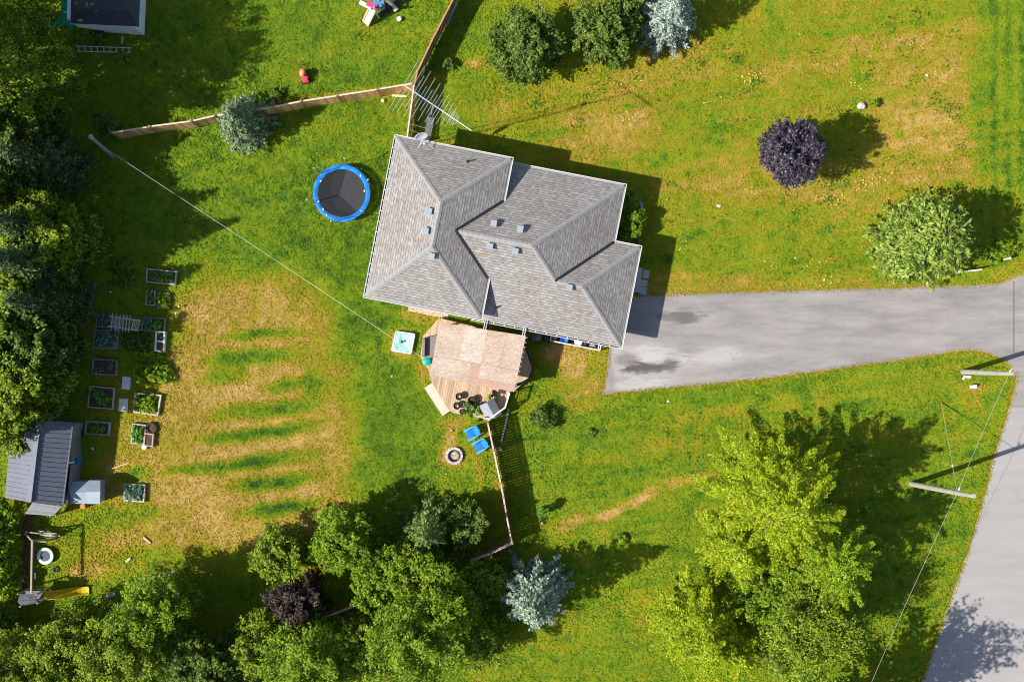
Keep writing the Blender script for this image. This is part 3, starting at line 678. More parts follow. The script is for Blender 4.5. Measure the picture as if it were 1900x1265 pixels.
# ---------------------------------------------------------------- trampoline
tc_ = P(633.7, 358.4, .75); g0 = Vector((tc_.x, tc_.y, 0))
tr = thing('trampoline', 'round trampoline with blue safety pad and black mat west of the house', 'trampoline', g0)
RO = 1.76
M_PAD = mat('blue_pad', (.015, .23, .74), (.01, .18, .62), scale=2, rough=.4, bump=.1)
M_TMAT = mat('mesh_mat_shaded', (.02, .021, .024), (.014, .015, .018), rough=.8, fine=90)
MB().ring(tc_ - Vector((0, 0, .06)), RO - .03, .03, 48).build('frame', M_GALV, tr)
mt_ = MB()
for k, (a0, a1) in enumerate(((-50, 78), (78, 195), (195, 310))):  # net shadow painted into the mat: one lighter sector, two darker
    pts = [tc_ + Vector((-.12, -.08, -.03))] + [tc_ + Vector((1.44 * math.cos(R(a0 + (a1 - a0) * i / 16)), 1.44 * math.sin(R(a0 + (a1 - a0) * i / 16)), -.0)) for i in range(17)]
    for i in range(1, 17): mt_.face([pts[0], pts[i], pts[i + 1]], k=k)
mt_.build('mat', [mat('mesh_mat_sunlit', (.045, .045, .048), (.035, .035, .037), rough=.8, fine=90), M_TMAT, M_TMAT], tr)
pad = MB(); rr_ = random.Random(4)
for i in range(48):
    a0, a1 = 2 * math.pi * i / 48, 2 * math.pi * (i + 1) / 48
    def ringp(a, w):
        return [tc_ + Vector((r * math.cos(a), r * math.sin(a), z + w)) for r, z in ((RO, -.02), (RO - .01, .035), (RO - .14, .05), (RO - .27, .035), (RO - .30, -.0))]
    w0 = .012 * math.sin(i * 1.9); w1 = .012 * math.sin((i + 1) * 1.9)
    A_, B_ = ringp(a0, w0), ringp(a1 if i < 47 else 2 * math.pi, w1 if i < 47 else 0)
    for j in range(4): pad.face([A_[j], B_[j], B_[j + 1], A_[j + 1]])
pad.build('safety_pad', M_PAD, tr, True)
for k in range(6):
    a_ = R(18 + 60 * k); o_ = Vector((math.cos(a_), math.sin(a_), 0))
    MB().tube([g0 + o_ * RO + Vector((0, 0, .02)), g0 + o_ * RO + Vector((0, 0, .7))], .022, 8).build('leg', M_GALV, tr)
    q = g0 + o_ * (RO + .04)
    pl = MB().tube([q + Vector((0, 0, .5)), q + Vector((0, 0, 2.0)), q - o_ * .0 + Vector((0, 0, 2.35)) + o_ * .12], .022, 8).build('net_pole', mat('net_pole_blue', (.30, .45, .50), (.22, .35, .42)), tr)
    MB().lathe(q + Vector((0, 0, 2.33)) + o_ * .12, [(.03, 0), (.05, .03), (.03, .08)], 8).build('pole_cap', M_WHITE, pl)
b = MB()
for a_, r_ in ((200, 1.5), (150, 1.45), (222, 1.5), (5, 1.42), (42, 1.58), (236, 1.62)): b.box(tc_ + Vector((r_ * math.cos(R(a_)), r_ * math.sin(R(a_)), .07)), (.13, .08, .04), R(a_ + 60))
b.build('strap', M_WHITE, tr)
m, t, bs = newmat('safety_net'); tb = N(t, 'ShaderNodeBsdfTransparent'); mx = N(t, 'ShaderNodeMixShader'); mx.inputs[0].default_value = .22
bs.inputs['Base Color'].default_value = (.02, .03, .03, 1); t.links.new(tb.outputs[0], mx.inputs[1]); t.links.new(bs.outputs[0], mx.inputs[2]); t.links.new(mx.outputs[0], t.nodes['Material Output'].inputs[0])
b = MB()
for k in range(6):
    for i in range(6):
        def np_(j):
            a_ = R(18 + 60 * (k + j / 6)); sag = 4 * (j / 6) * (1 - j / 6)
            return (g0 + Vector(((RO - .06 - .1 * sag) * math.cos(a_), (RO - .06 - .1 * sag) * math.sin(a_), .8)), g0 + Vector(((RO - .02 - .25 * sag) * math.cos(a_), (RO - .02 - .25 * sag) * math.sin(a_), 2.0 - .45 * sag)))
        p0, p1 = np_(i), np_(i + 1); b.face([p0[0], p1[0], p1[1], p0[1]])
b.build('net', m, tr)

# ---------------------------------------------------------------- sandbox
sb = thing('sandbox', 'square white framed sandpit under a turquoise cover near the deck', 'sandbox', P(748, 635))
q = [P(735, 615, .28), P(769, 620, .28), P(762, 656, .28), P(727, 650, .28)]
b = MB()
for i in range(4): b.bar(q[i].xy.to_3d() + Vector((0, 0, .14)), q[(i + 1) % 4].xy.to_3d() + Vector((0, 0, .14)), .09, .28)
b.build('frame', mat('painted_white_wood', (.72, .73, .70), (.6, .6, .56), scale=5), sb)
b = MB(); nn_ = 14; vs = []; c = (q[0] + q[2]) / 2
for i in range(nn_ + 1):
    for j in range(nn_ + 1):
        s_, t_ = .05 + .9 * i / nn_, .05 + .9 * j / nn_
        p = (q[0] * (1 - s_) + q[1] * s_) * (1 - t_) + (q[3] * (1 - s_) + q[2] * s_) * t_
        rr = math.hypot(s_ - .5, t_ - .5); f_ = fbm(np.array([s_ * 5.]), np.array([t_ * 5.]), 17)[0]
        vs.append(p + Vector((0, 0, -.14 * max(0, 1 - rr * 2) + .22 * (f_ - .5))))
fs = [(i * (nn_ + 1) + j, (i + 1) * (nn_ + 1) + j, (i + 1) * (nn_ + 1) + j + 1, i * (nn_ + 1) + j + 1) for i in range(nn_) for j in range(nn_)]
b.add(vs, fs); b.build('cover', mat('turquoise_tarp', (.25, .62, .56), (.45, .68, .62), scale=3, rough=.4, bump=.3), sb, True)
MB().blob(P(746, 634, .32), (.1, .08, .06)).build('puddle_leaf', M_DARK, sb)

# ---------------------------------------------------------------- deck, railings, shelter
DZ = .5
M_DK = mat('deck_board', (.56, .405, .26), (.44, .30, .18), scale=3, stretch=(4, 1, 1), island=.45, rough=.75)
M_RAIL = mat('black_railing', (.025, .025, .028), (.018, .018, .02), rough=.4)
M_RAILW = mat('white_railing', (.74, .73, .72), (.65, .64, .63), rough=.5)
deck = thing('deck', 'pale timber deck with angled corners along the south side of the house', 'deck', P(880, 690))
dp = [P(x, y, DZ) for x, y in DECK]
def clip_strip(poly, nrm, a, b):
    p = clip(poly, nrm[0], nrm[1], b)
    return clip(p, -nrm[0], -nrm[1], -a) if len(p) > 2 else []
bd_ = MB(); us = [v.x * HU.x + v.y * HU.y for v in dp]; u = min(us)
# the outline is split in convex pieces so that boards clip cleanly
pieces = [[0, 1, 2, 3, 13], [3, 4, 5, 6, 7, 8, 9, 10, 11, 12, 13]]
for pc in pieces:
    poly = [xy(dp[i]) for i in pc]; u = min(us)
    while u < max(us):
        s_ = clip_strip(poly, (HU.x, HU.y), u + .006, u + .137)
        if len(s_) > 2: bd_.prism(s_, DZ - .04, DZ)
        u += .143
bd_.build('deck_boards', M_DK, deck)
b = MB()
for i in range(len(dp)): b.bar(dp[i] - Vector((0, 0, .17)), dp[(i + 1) % len(dp)] - Vector((0, 0, .17)), .04, .24)
b.build('fascia', mat('deck_fascia', (.48, .33, .2), (.38, .26, .15)), deck)
b = MB()
for x, y in ((800, 640), (800, 698), (838, 760), (902, 770), (935, 750), (980, 690), (968, 634)): b.box(P(x, y, 0) + Vector((0, 0, .22)), (.14, .14, .46))
b.build('support_post', M_FP, deck)
def rail(pts, m, zt=1.0, side_post=True):
    r = MB(); pts = [P(x, y, DZ + zt) for x, y in pts]
    for a, c in zip(pts[:-1], pts[1:]):
        r.bar(a, c, .09, .05); r.bar(a - Vector((0, 0, .85)), c - Vector((0, 0, .85)), .05, .05)
        k = int((c - a).length / .13)
        for i in range(1, k): p = a.lerp(c, i / k); r.bar(p - Vector((0, 0, .85)), p, .025, .025, up=(1, 0, 0))
    for a in pts: r.box(a - Vector((0, 0, zt / 2 - .03)), (.09, .09, zt + .06))
    return r.build('railing', m, deck)
o = rail([(945, 730), (937, 756), (908, 777), (899, 776)], M_RAILW); o['label'] = 'white topped railing beside the covered grill'
o = rail([(957, 717), (982, 702), (989, 684), (970, 630)], M_RAIL); o['label'] = 'black railing on the east corner'
b = MB(); s0, s1 = P(791, 717, .3), P(825, 769, .3); n_ = (s1 - s0).normalized(); o_ = Vector((n_.y, -n_.x, 0))
if (s0 + o_ - P(860, 700)).length < (s0 - P(860, 700)).length: o_ = -o_
for k in range(2): 
    a_ = s0 - o_ * (.38 - k * .36); c_ = s1 - o_ * (.38 - k * .36); z = .34 - .15 * k
    a_.z = c_.z = z; b.bar(a_, c_, .36, .05); b.bar(a_ - Vector((0, 0, z / 2 + .02)) + o_ * .14, c_ - Vector((0, 0, z / 2 + .02)) + o_ * .14, .03, z)
b.build('step', mat('pale_step_board', (.58, .51, .41), (.47, .39, .29), scale=4, island=.15), deck)

sh = thing('deck_shelter', 'flat plywood roofed shelter standing over the deck', 'shelter', P(885, 660))
q = [P(815.5, 598, 2.95), P(976, 623, 2.95), P(954, 727, 2.75), P(797, 697, 2.75)]
def quad_at(s_, t_): return (q[0] * (1 - s_) + q[1] * s_) * (1 - t_) + (q[3] * (1 - s_) + q[2] * s_) * t_
def osb(name, c1, c2, c3):
    m, t, b = newmat(name); tc = N(t, 'ShaderNodeTexCoord'); cols = []
    mp = N(t, 'ShaderNodeMapping'); mp.inputs['Rotation'].default_value = (0, 0, R(-35)); mp.inputs['Scale'].default_value = (1, 2.6, 1); t.links.new(tc.outputs['Object'], mp.inputs[0])
    w = N(t, 'ShaderNodeTexNoise', Scale=3.2, Detail=9.0, Roughness=.72, Distortion=2.2); t.links.new(mp.outputs[0], w.inputs[0])
    w2 = N(t, 'ShaderNodeTexNoise', Scale=1.1, Detail=4.0); t.links.new(tc.outputs['Object'], w2.inputs[0])
    vo = N(t, 'ShaderNodeTexVoronoi', Scale=4.5); mp2 = N(t, 'ShaderNodeMapping'); mp2.inputs['Rotation'].default_value = (0, 0, R(-35)); mp2.inputs['Scale'].default_value = (1, 2.6, 1); t.links.new(tc.outputs['Object'], mp2.inputs[0]); t.links.new(mp2.outputs[0], vo.inputs['Vector'])
    sx = N(t, 'ShaderNodeSeparateColor'); t.links.new(vo.outputs['Color'], sx.inputs[0])
    f = math_n(t, 'ADD', math_n(t, 'MULTIPLY', w.outputs[0], .74), math_n(t, 'ADD', math_n(t, 'MULTIPLY', sx.outputs[0], .07), math_n(t, 'MULTIPLY', w2.outputs[0], .19)))
    col = ramp(t, f, [(.32, c3), (.49, c2), (.62, c1)]).outputs[0]
    t.links.new(col, b.inputs['Base Color']); b.inputs['Roughness'].default_value = .8
    bp = N(t, 'ShaderNodeBump', Strength=.3, Distance=.01); t.links.new(f, bp.inputs['Height']); t.links.new(bp.outputs[0], b.inputs['Normal']); return m
O1 = osb('weathered_plywood', (.58, .485, .41), (.44, .33, .25), (.28, .18, .12)); O2 = osb('tan_plywood', (.57, .47, .39), (.44, .315, .23), (.29, .18, .12)); O3 = osb('reddish_plywood', (.49, .34, .26), (.43, .265, .19), (.37, .21, .14)); O4 = osb('bleached_plywood', (.63, .55, .48), (.48, .38, .30), (.31, .21, .15))
sheets = [(0, 0, .30, .62, O1), (.302, 0, .56, .62, O4), (.562, 0, .78, .62, O2), (.782, 0, 1, .62, O1), (0, .624, .45, 1, O1), (.452, .624, .55, .88, O3), (.552, .624, .80, .88, O1), (.802, .624, 1, .88, O2), (.452, .883, 1, 1, O3)]
for s0_, t0_, s1_, t1_, m_ in sheets:
    MB().face([quad_at(s0_, t0_), quad_at(s1_, t0_), quad_at(s1_, t1_), quad_at(s0_, t1_)], thick=.03).build('roof_sheet', m_, sh)
b = MB()
for i in range(12):
    t_ = .03 + .94 * i / 11; b.bar(quad_at(0.01, t_) - Vector((0, 0, .12)), quad_at(1.02, t_) - Vector((0, 0, .12)), .05, .14)
b.build('rafter', mat('rafter_lumber', (.6, .46, .32), (.48, .35, .22)), sh)
b = MB()
for t_ in (.04, .96): b.bar(quad_at(.02, t_) - Vector((0, 0, .27)), quad_at(.98, t_) - Vector((0, 0, .27)), .09, .16)
b.build('beam', M_FP, sh)
for s_, t_ in ((.05, .06), (.95, .06), (.95, .94), (.05, .94)):
    p = quad_at(s_, t_); MB().box(Vector((p.x, p.y, (DZ + p.z - .34) / 2)), (.12, .12, p.z - .34 - DZ), -HA).build('post', M_FP, sh)
for s_ in (.52, .97):
    for k in (-.012, .012):
        a_ = quad_at(s_ + k, 0); MB().bar(a_ - Vector((0, 0, .03)), a_ - HD * .72 - Vector((0, 0, .36)), .05, .05).build('bracket', M_WHITE, sh)
MB().bar(quad_at(.0, 1.0) + Vector((0, 0, .0)), quad_at(.3, 1.004), .03, .05).build('roof_edge_trim', mat('trim_grey', (.5, .42, .37), (.42, .35, .3)), sh)

# ---------------------------------------------------------------- foliage builders
def leaves(name, pts, nrm, size, m, parent, seed=0, aspect=.55, axis_dir=None):
    """kite shaped leaf faces; pts, nrm (n,3); size (n,)"""
    g = np.random.default_rng(seed); n = len(pts)
    nrm = nrm / np.maximum(np.linalg.norm(nrm, axis=1, keepdims=True), 1e-6)
    t = g.normal(size=(n, 3)) if axis_dir is None else axis_dir + .35 * g.normal(size=(n, 3))
    t -= nrm * (t * nrm).sum(1, keepdims=True); t /= np.maximum(np.linalg.norm(t, axis=1, keepdims=True), 1e-6)
    s = np.cross(nrm, t); L_ = size[:, None]
    V = np.stack([pts - t * L_ * .5, pts + s * L_ * aspect * .5 + t * L_ * .05, pts + t * L_ * .5 - nrm * L_ * .12, pts - s * L_ * aspect * .5 + t * L_ * .05], 1)
    o0 = np.array(origin(parent)) if parent is not None else np.zeros(3)
    me = nmesh(name, V.reshape(-1, 3) - o0, np.arange(n * 4).reshape(n, 4))
    return link(name, me, m, parent)
L_MID = leafmat('leaf_mid_green', [(0, (.055, .105, .008)), (.5, (.18, .27, .014)), (1, (.36, .44, .03))])
L_DARK = leafmat('leaf_dark_green', [(0, (.032, .066, .010)), (.5, (.10, .165, .022)), (1, (.24, .32, .05))])
L_LIME = leafmat('leaf_yellow_green', [(0, (.13, .22, .010)), (.5, (.39, .50, .016)), (1, (.66, .70, .045))], trans=.45)
L_BRIGHT = leafmat('leaf_bright_green', [(0, (.06, .13, .010)), (.5, (.19, .31, .014)), (1, (.38, .49, .03))], trans=.38)
L_PURPLE = leafmat('leaf_purple', [(0, (.012, .010, .016)), (.55, (.035, .026, .042)), (1, (.11, .085, .125))], trans=.08, spec=.45)
L_BROWN = leafmat('leaf_brown_purple', [(0, (.016, .011, .011)), (.55, (.045, .03, .028)), (1, (.12, .085, .06))], trans=.08)
L_BLUE = leafmat('needle_blue', [(0, (.13, .18, .14)), (.5, (.34, .42, .35)), (1, (.60, .68, .60))], trans=.15)
L_BLUEG = leafmat('needle_blue_green', [(0, (.07, .12, .045)), (.5, (.20, .29, .125)), (1, (.42, .51, .28))], trans=.15)
L_GREY = leafmat('needle_grey_green', [(0, (.05, .10, .02)), (.5, (.16, .25, .05)), (1, (.33, .42, .13))], trans=.15)
L_SILV = leafmat('needle_silver_green', [(0, (.09, .14, .09)), (.5, (.27, .36, .25)), (1, (.50, .59, .44))], trans=.15)
L_LIME2 = leafmat('leaf_fresh_green', [(0, (.10, .20, .010)), (.5, (.28, .42, .016)), (1, (.50, .60, .04))], trans=.42)
L_SPR = leafmat('needle_green', [(0, (.025, .055, .022)), (.5, (.06, .11, .045)), (1, (.13, .20, .085))], trans=.1)
L_DSPR = leafmat('needle_dark', [(0, (.026, .056, .018)), (.5, (.075, .13, .04)), (1, (.17, .25, .08))], trans=.1)
L_PINE = leafmat('needle_pale_green', [(0, (.08, .135, .015)), (.5, (.215, .31, .04)), (1, (.39, .49, .10))], trans=.15)
L_VEG = leafmat('leaf_vegetable', [(0, (.04, .12, .02)), (.5, (.12, .29, .035)), (1, (.30, .50, .09))], trans=.3)
L_VEGD = leafmat('leaf_vegetable_blue', [(0, (.05, .09, .06)), (.5, (.12, .21, .14)), (1, (.28, .40, .28))], trans=.2)
M_BARK = mat('bark', (.16, .125, .095), (.09, .07, .05), scale=5, rough=.9, bump=.5)
M_BARKP = mat('bark_pale', (.30, .26, .22), (.18, .15, .12), scale=5, rough=.9, bump=.4)

def broadleaf(name, label, cat, base, h, r, m, group=None, seed=1, limbs=14, leaf=.22, dens=1.0, flat=.8, spread=.5, low=.22, bark=None, ragged=.35, narrow=.55, nsub=6, sub=.44, plume=.7, lobes=None):
    """trunk, limbs and sub-limbs; leaf clumps hang along the outer half of every limb"""
    g = np.random.default_rng(seed); base = Vector((base[0], base[1], 0))
    root = thing(name, label, cat, base, group); tk = MB()
    top = base + Vector((g.uniform(-.2, .2), g.uniform(-.2, .2), h * .72)); w = .018 * h + .03
    tk.tube([base - Vector((0, 0, .1)), base.lerp(top, .35) + Vector((g.uniform(-.08, .08), g.uniform(-.08, .08), 0)), top], [w * 1.25, w * .85, w * .3], 8)
    cl = []
    for k in range(limbs):
        az = 2.399963 * k + g.uniform(-.3, .3); f = (k + .5) / limbs
        z0 = h * (low + (.68 - low) * f); el = R(12 + 62 * f ** 1.4 + g.uniform(-8, 8))
        rad = r * (1 - .15 * f) * g.uniform(1 - ragged, 1.08)
        if lobes: rad *= max(.55, max(math.cos(min(math.pi / 2, abs((az - R(q) + math.pi) % (2 * math.pi) - math.pi) * 1.35)) for q in lobes)) * 1.12
        L_ = min(rad / max(math.cos(el), .3), (h - z0) / max(math.sin(el), .25) * .95)
        a = base.lerp(top, z0 / (h * .72)) if z0 < h * .72 else top
        d = Vector((math.cos(az) * math.cos(el), math.sin(az) * math.cos(el), math.sin(el)))
        mid = a + d * L_ * .5 + Vector((0, 0, .04 * L_)); end = a + d * L_ + Vector((0, 0, -.06 * L_ * math.cos(el)))
        tk.tube([a, mid, end], [w * .45, w * .28, w * .08], 5, caps=False)
        for t_ in (.45, .62, .78, .9, 1.0):
            p = a.lerp(mid, t_ * 2) if t_ < .5 else mid.lerp(end, t_ * 2 - 1)
            cr = r * .24 * (1.1 - .45 * t_) * g.uniform(.75, 1.25)
            side = Vector((-d.y, d.x, 0)); 
            if side.length > 1e-3: side.normalize()
            for sg in (-1, 0, 1):
                if sg and g.random() < .25: continue
                off = side * sg * L_ * spread * .45 * (1 - .5 * t_) * g.uniform(.6, 1.3) + Vector((0, 0, g.uniform(-.06, .1) * r))
                cl.append((p + off, cr * (1 if sg == 0 else .85), d))
                if sg: tk.tube([a.lerp(p, .75), p + off], [w * .16, w * .06], 4, caps=False)
    for _ in range(max(3, limbs // 4)):
        cl.append((top + Vector((g.uniform(-.25, .25) * r, g.uniform(-.25, .25) * r, g.uniform(.02, .2) * h)), r * .24, Vector((0, 0, 1))))
    pts, nr, sz, ax = [], [], [], []
    hub = np.array(base) + np.array([0, 0, h * .45]); subs = []
    for c, cr, d in cl:
        for _ in range(nsub):
            v = g.normal(size=3); v /= np.linalg.norm(v)
            subs.append((np.array(c) + v * cr * g.uniform(.35, .95) * np.array([1, 1, flat]), cr * sub * g.uniform(.65, 1.35)))
    for c, cr in subs:
        dd = c - hub; dd = dd / max(np.linalg.norm(dd), .01); dd[2] += .25
        k = int(dens * (5 + 2.6 * (cr / leaf) ** 2))
        v = g.normal(size=(k, 3)); v /= np.linalg.norm(v, axis=1, keepdims=True)
        q = (g.uniform(.2, 1.0, (k, 1)) ** .5) * v * cr
        # every sprig is a plume that points away from the middle of the tree
        q = q + dd * (q @ dd)[:, None] * plume
        P_ = q + c; P_[:, 2] = np.maximum(P_[:, 2], .12)
        pts.append(P_); nr.append(v * .55 + np.array([-.22, -.06, .9]) + .4 * g.normal(size=(k, 3))); sz.append(leaf * g.uniform(.6, 1.35, k)); ax.append(np.tile(dd, (k, 1)) * .8 + v * .6)
    tk.build('trunk', bark or M_BARK, root)
    leaves('crown', np.concatenate(pts), np.concatenate(nr), np.concatenate(sz), m, root, seed, narrow, np.concatenate(ax))
    return root
def conifer(name, label, cat, base, h, r, m, group=None, seed=1, gap=.3, per=13, tuft=.26, droop=.12, power=.8, up=.55, bark=None, clear=.06, wide=.34, irr=.28, dens=1.0, rise0=-.1, aspect=.36, branch_w=.22):
    """whorls of branches that shorten to the tip, every branch a plume of short needle sprays"""
    g = np.random.default_rng(seed); base = Vector((base[0], base[1], 0))
    root = thing(name, label, cat, base, group); tk = MB(); w = .014 * h + .03
    tk.tube([base - Vector((0, 0, .1)), base + Vector((0, 0, h * .5)), base + Vector((0, 0, h * .99))], [w * 1.2, w * .7, .015], 7)
    pts, nr, sz, ax = [], [], [], []; b0 = np.array(base); z = h * clear; lv = 0
    lop = [g.uniform(.85, 1.12) for _ in range(9)]
    while z < h * .985:
        f = z / h; Rz = r * (1 - f) ** power * min(1, .72 + f * 3); k = max(4, int(per * (.35 + .65 * (1 - f))))
        for j in range(k):
            az = 2 * math.pi * (j + g.uniform(-.3, .3)) / k + lv * 1.1
            L_ = Rz * g.uniform(1 - irr, 1.1) * lop[int(((az / 6.2832) % 1) * 9) % 9]
            if L_ < .05: continue
            zz = z + g.uniform(-.4, .4) * gap
            d = np.array([math.cos(az), math.sin(az), 0]); rise = rise0 + .55 * f
            n = max(3, int(dens * L_ / tuft * 5.0))
            t_ = g.uniform(.15, 1, n) ** .75; side = np.array([-d[1], d[0], 0])
            wsp = wide * L_ * (1.05 - t_) * .9 + .05
            lat = g.uniform(-1, 1, n) * wsp
            p = b0 + np.outer(t_ * L_, d) + np.outer(lat, side); p[:, 2] = zz + rise * t_ * L_ - droop * (t_ ** 2) * L_ + g.uniform(-.06, .06, n)
            p[:, 2] = np.maximum(p[:, 2], .08)
            pts.append(p); ax.append(np.outer(np.ones(n), d) + np.outer(np.sign(lat) * .7, side) + np.array([0, 0, .15]))
            nr.append(np.outer(np.full(n, .25), d) + np.array([0, 0, up]) + .5 * g.normal(size=(n, 3))); sz.append(tuft * g.uniform(.6, 1.3, n))
            if L_ > .5 and j % 2 == 0:
                e = Vector(b0 + d * L_ * .9); e.z = zz + (rise - droop) * L_ * .85
                tk.tube([Vector((base.x, base.y, zz)), e], [w * branch_w, .012], 4, caps=False)
        z += gap * (.55 + .6 * (1 - f)); lv += 1
    if irr > .4:                                                # leafy leader that hides the bare tip
        k = 420; v = g.normal(size=(k, 3)); v /= np.linalg.norm(v, axis=1, keepdims=True)
        q = b0 + np.array([0, 0, h * .96]) + v * (g.uniform(.1, 1, (k, 1)) ** .6) * np.array([.16 * r, .16 * r, .10 * h]); pts.append(q)
        nr.append(v * .3 + np.array([-.2, -.05, 1.]) + .4 * g.normal(size=(k, 3))); sz.append(tuft * g.uniform(.6, 1.3, k)); ax.append(v * np.array([1, 1, .2]))
    tk.build('trunk', bark or M_BARK, root)
    leaves('crown', np.concatenate(pts), np.concatenate(nr), np.concatenate(sz), m, root, seed, aspect, np.concatenate(ax))
    return root
def shrub(name, label, cat, base, r, h, m, group=None, seed=1, leaf=.12, dens=1.0, sx=1.0, z0=0):
    g = np.random.default_rng(seed); base = Vector((base[0], base[1], z0)); root = thing(name, label, cat, base, group); st = MB()
    pts, nr, sz = [], [], []
    for k in range(max(8, int(14 * r + 8))):
        a = g.uniform(0, 6.283); q = g.uniform(0, .8) ** .6
        c = np.array(base) + np.array([math.cos(a) * q * r * sx, math.sin(a) * q * r, h * (.3 + .5 * (1 - q) + .15 * g.random())]); cr = r * g.uniform(.28, .45)
        n = int(dens * (16 + 7 * (cr / leaf) ** 2)); v = g.normal(size=(n, 3)); v /= np.linalg.norm(v, axis=1, keepdims=True)
        p = c + v * g.uniform(.4, 1, (n, 1)) * np.array([cr, cr, min(cr, h * .35)]); p[:, 2] = np.maximum(p[:, 2], z0 + .03)
        pts.append(p); nr.append(v * .7 + np.array([0, 0, .8]) + .4 * g.normal(size=(n, 3))); sz.append(leaf * g.uniform(.6, 1.4, n))
        st.tube([base, Vector(c)], [.02, .008], 4, caps=False)
    st.build('stems', M_BARK, root); leaves('foliage', np.concatenate(pts), np.concatenate(nr), np.concatenate(sz), m, root, seed, .55)
    return root
def rows(name, label, cat, corners, z, m, spots, leaf=.16, h=.3, per=16, seed=1, spread=.16, group='vegetables in the garden beds'):
    leaf *= 1.15; spread *= 1.3; per = int(per * 1.3)
    """rosettes of leaves at (s,t) spots of a four cornered bed: one plant patch"""
    g = np.random.default_rng(seed); pts, nr, sz, ax = [], [], [], []; c0 = sum((Vector(c) for c in corners), Vector()) / 4
    for s_, t_ in spots:
        p = (corners[0] * (1 - s_) + corners[1] * s_) * (1 - t_) + (corners[3] * (1 - s_) + corners[2] * s_) * t_
        a = g.uniform(0, 6.283, per); q = g.uniform(.15, 1, per); d = np.stack([np.cos(a), np.sin(a), np.zeros(per)], 1); sc = g.uniform(.7, 1.3)
        pt = np.array((p.x, p.y, z)) + d * (q * spread * sc)[:, None]; pt[:, 2] += h * sc * (1.05 - q) * g.uniform(.5, 1.1, per) + .03
        pts.append(pt); nr.append(d * .6 + np.array([0, 0, 1]) + .25 * g.normal(size=(per, 3))); sz.append(leaf * g.uniform(.6, 1.35, per)); ax.append(d)
    V = np.concatenate(pts); c0.z = z
    o = leaves(name, V - np.array(c0), np.concatenate(nr), np.concatenate(sz), m, None, seed, .5, np.concatenate(ax)); o.location = c0
    return tag(o, label, cat, group)
def grid_spots(nx_, ny_, seed, j=.06, lo=.12, hi=.88, drop=0):
    g = random.Random(seed)
    return [(lo + (hi - lo) * (i + .5) / nx_ + g.uniform(-j, j), lo + (hi - lo) * (k + .5) / ny_ + g.uniform(-j, j)) for i in range(nx_) for k in range(ny_) if g.random() >= drop]

# ---------------------------------------------------------------- things on and beside the deck
def grill(label, c, rz, L_, w, h, m1):
    p = P(*c, 0); p.z = DZ; root = thing('covered_grill', label, 'grill', p); Rm = Matrix.Rotation(rz, 3, 'Z')
    def T(x, y, z): return p + Rm @ Vector((x, y, z))
    b = MB(); lo = [(-L_ / 2, -w / 2), (L_ / 2, -w / 2), (L_ / 2, w / 2), (-L_ / 2, w / 2)]
    vs = [T(x, y, .03) for x, y in lo] + [T(x * .97, y * .97, h) for x, y in lo]; b.add(vs, [(3, 2, 1, 0), (0, 1, 5, 4), (1, 2, 6, 5), (2, 3, 7, 6), (3, 0, 4, 7)]); b.build('cover_skirt', m1, root)
    b = MB(); vs = [T(-L_ / 2 - .02, -w / 2 - .02, h - .03), T(L_ / 2 + .02, -w / 2 - .02, h - .03), T(L_ / 2 + .02, w / 2 + .02, h - .03), T(-L_ / 2 - .02, w / 2 + .02, h - .03), T(-L_ / 2 + .02, -.03, h + .32), T(L_ / 2 - .02, -.03, h + .30), T(L_ / 2 - .02, .03, h + .30), T(-L_ / 2 + .02, .03, h + .32)]
    b.add(vs, [(3, 2, 1, 0), (0, 1, 5, 4), (2, 3, 7, 6), (4, 5, 6, 7), (1, 2, 6, 5), (3, 0, 4, 7)]); b.build('cover_top', m1, root)
    return root
M_GCOV = mat('grey_cover', (.30, .31, .34), (.24, .25, .28), scale=3, rough=.6, bump=.15)
grill('grey covered grill with a ridge top at the railing corner of the deck', (911, 758), R(-62), 1.05, .95, .72, M_GCOV)
b = MB(); q = [P(784, 627, 1.05), P(812, 622, 1.05), P(802, 664, 1.05), P(783, 662, 1.05)]
bn = thing('covered_bench', 'brown grey covered bench at the west edge of the deck shelter', 'bench', P(797, 644, DZ))
b.prism([xy(v) for v in q], DZ + .02, DZ + .52); b.build('cover', mat('brown_grey_cover', (.25, .215, .215), (.19, .165, .165), scale=2, rough=.7, stretch=(1, 6, 1)), bn)
b = MB(); b.bar(q[0].xy.to_3d() + Vector((.1, -.02, DZ + .66)), q[3].xy.to_3d() + Vector((.1, .02, DZ + .66)), .14, .36); b.build('backrest', mat('brown_grey_cover', (.25, .2, .2)), bn)
p = P(793, 670, DZ)
bt = thing('teal_bin', 'round teal tub at the pointed west corner of the deck', 'tub', p)
MT = mat('teal_plastic', (.01, .42, .33), (.008, .34, .27), rough=.35, scale=2)
MB().lathe(p, [(.20, 0), (.24, .42), (.25, .44)], 20).build('body', MT, bt); MB().lathe(p, [(.27, .43), (.27, .47), (.14, .53), (.03, .55)], 20).build('lid', MT, bt)
M_POT = mat('black_pot', (.025, .02, .018), (.015, .012, .01), rough=.4); M_SOIL = mat('potting_soil', (.11, .075, .05), (.05, .035, .025), scale=15, rough=.95, bump=.6)
def pot(label, px, py, r, h=.34, z=DZ, soil=True):
    p = P(px, py, z); root = thing('planter_pot', label, 'plant pot', p, 'black pots on the deck')
    MB().lathe(p, [(r * .72, 0), (r * .95, h * .9), (r * 1.05, h), (r * 1.05, h + .02), (r * .9, h + .02), (r * .86, h * .75), (.0, h * .72)], 22).build('pot', M_POT, root, True)
    b = MB(); b.lathe(p + Vector((0, 0, h * .73)), [(r * .84, 0), (r * .6, .03), (.02, .05)], 16); b.build('soil', M_SOIL, root); return root
pot('black pot with a pale stick on the deck boards, furthest from the plants', 852.5, 735, .22); pot('black pot on the deck boards next to the pale step', 848.5, 752, .22)
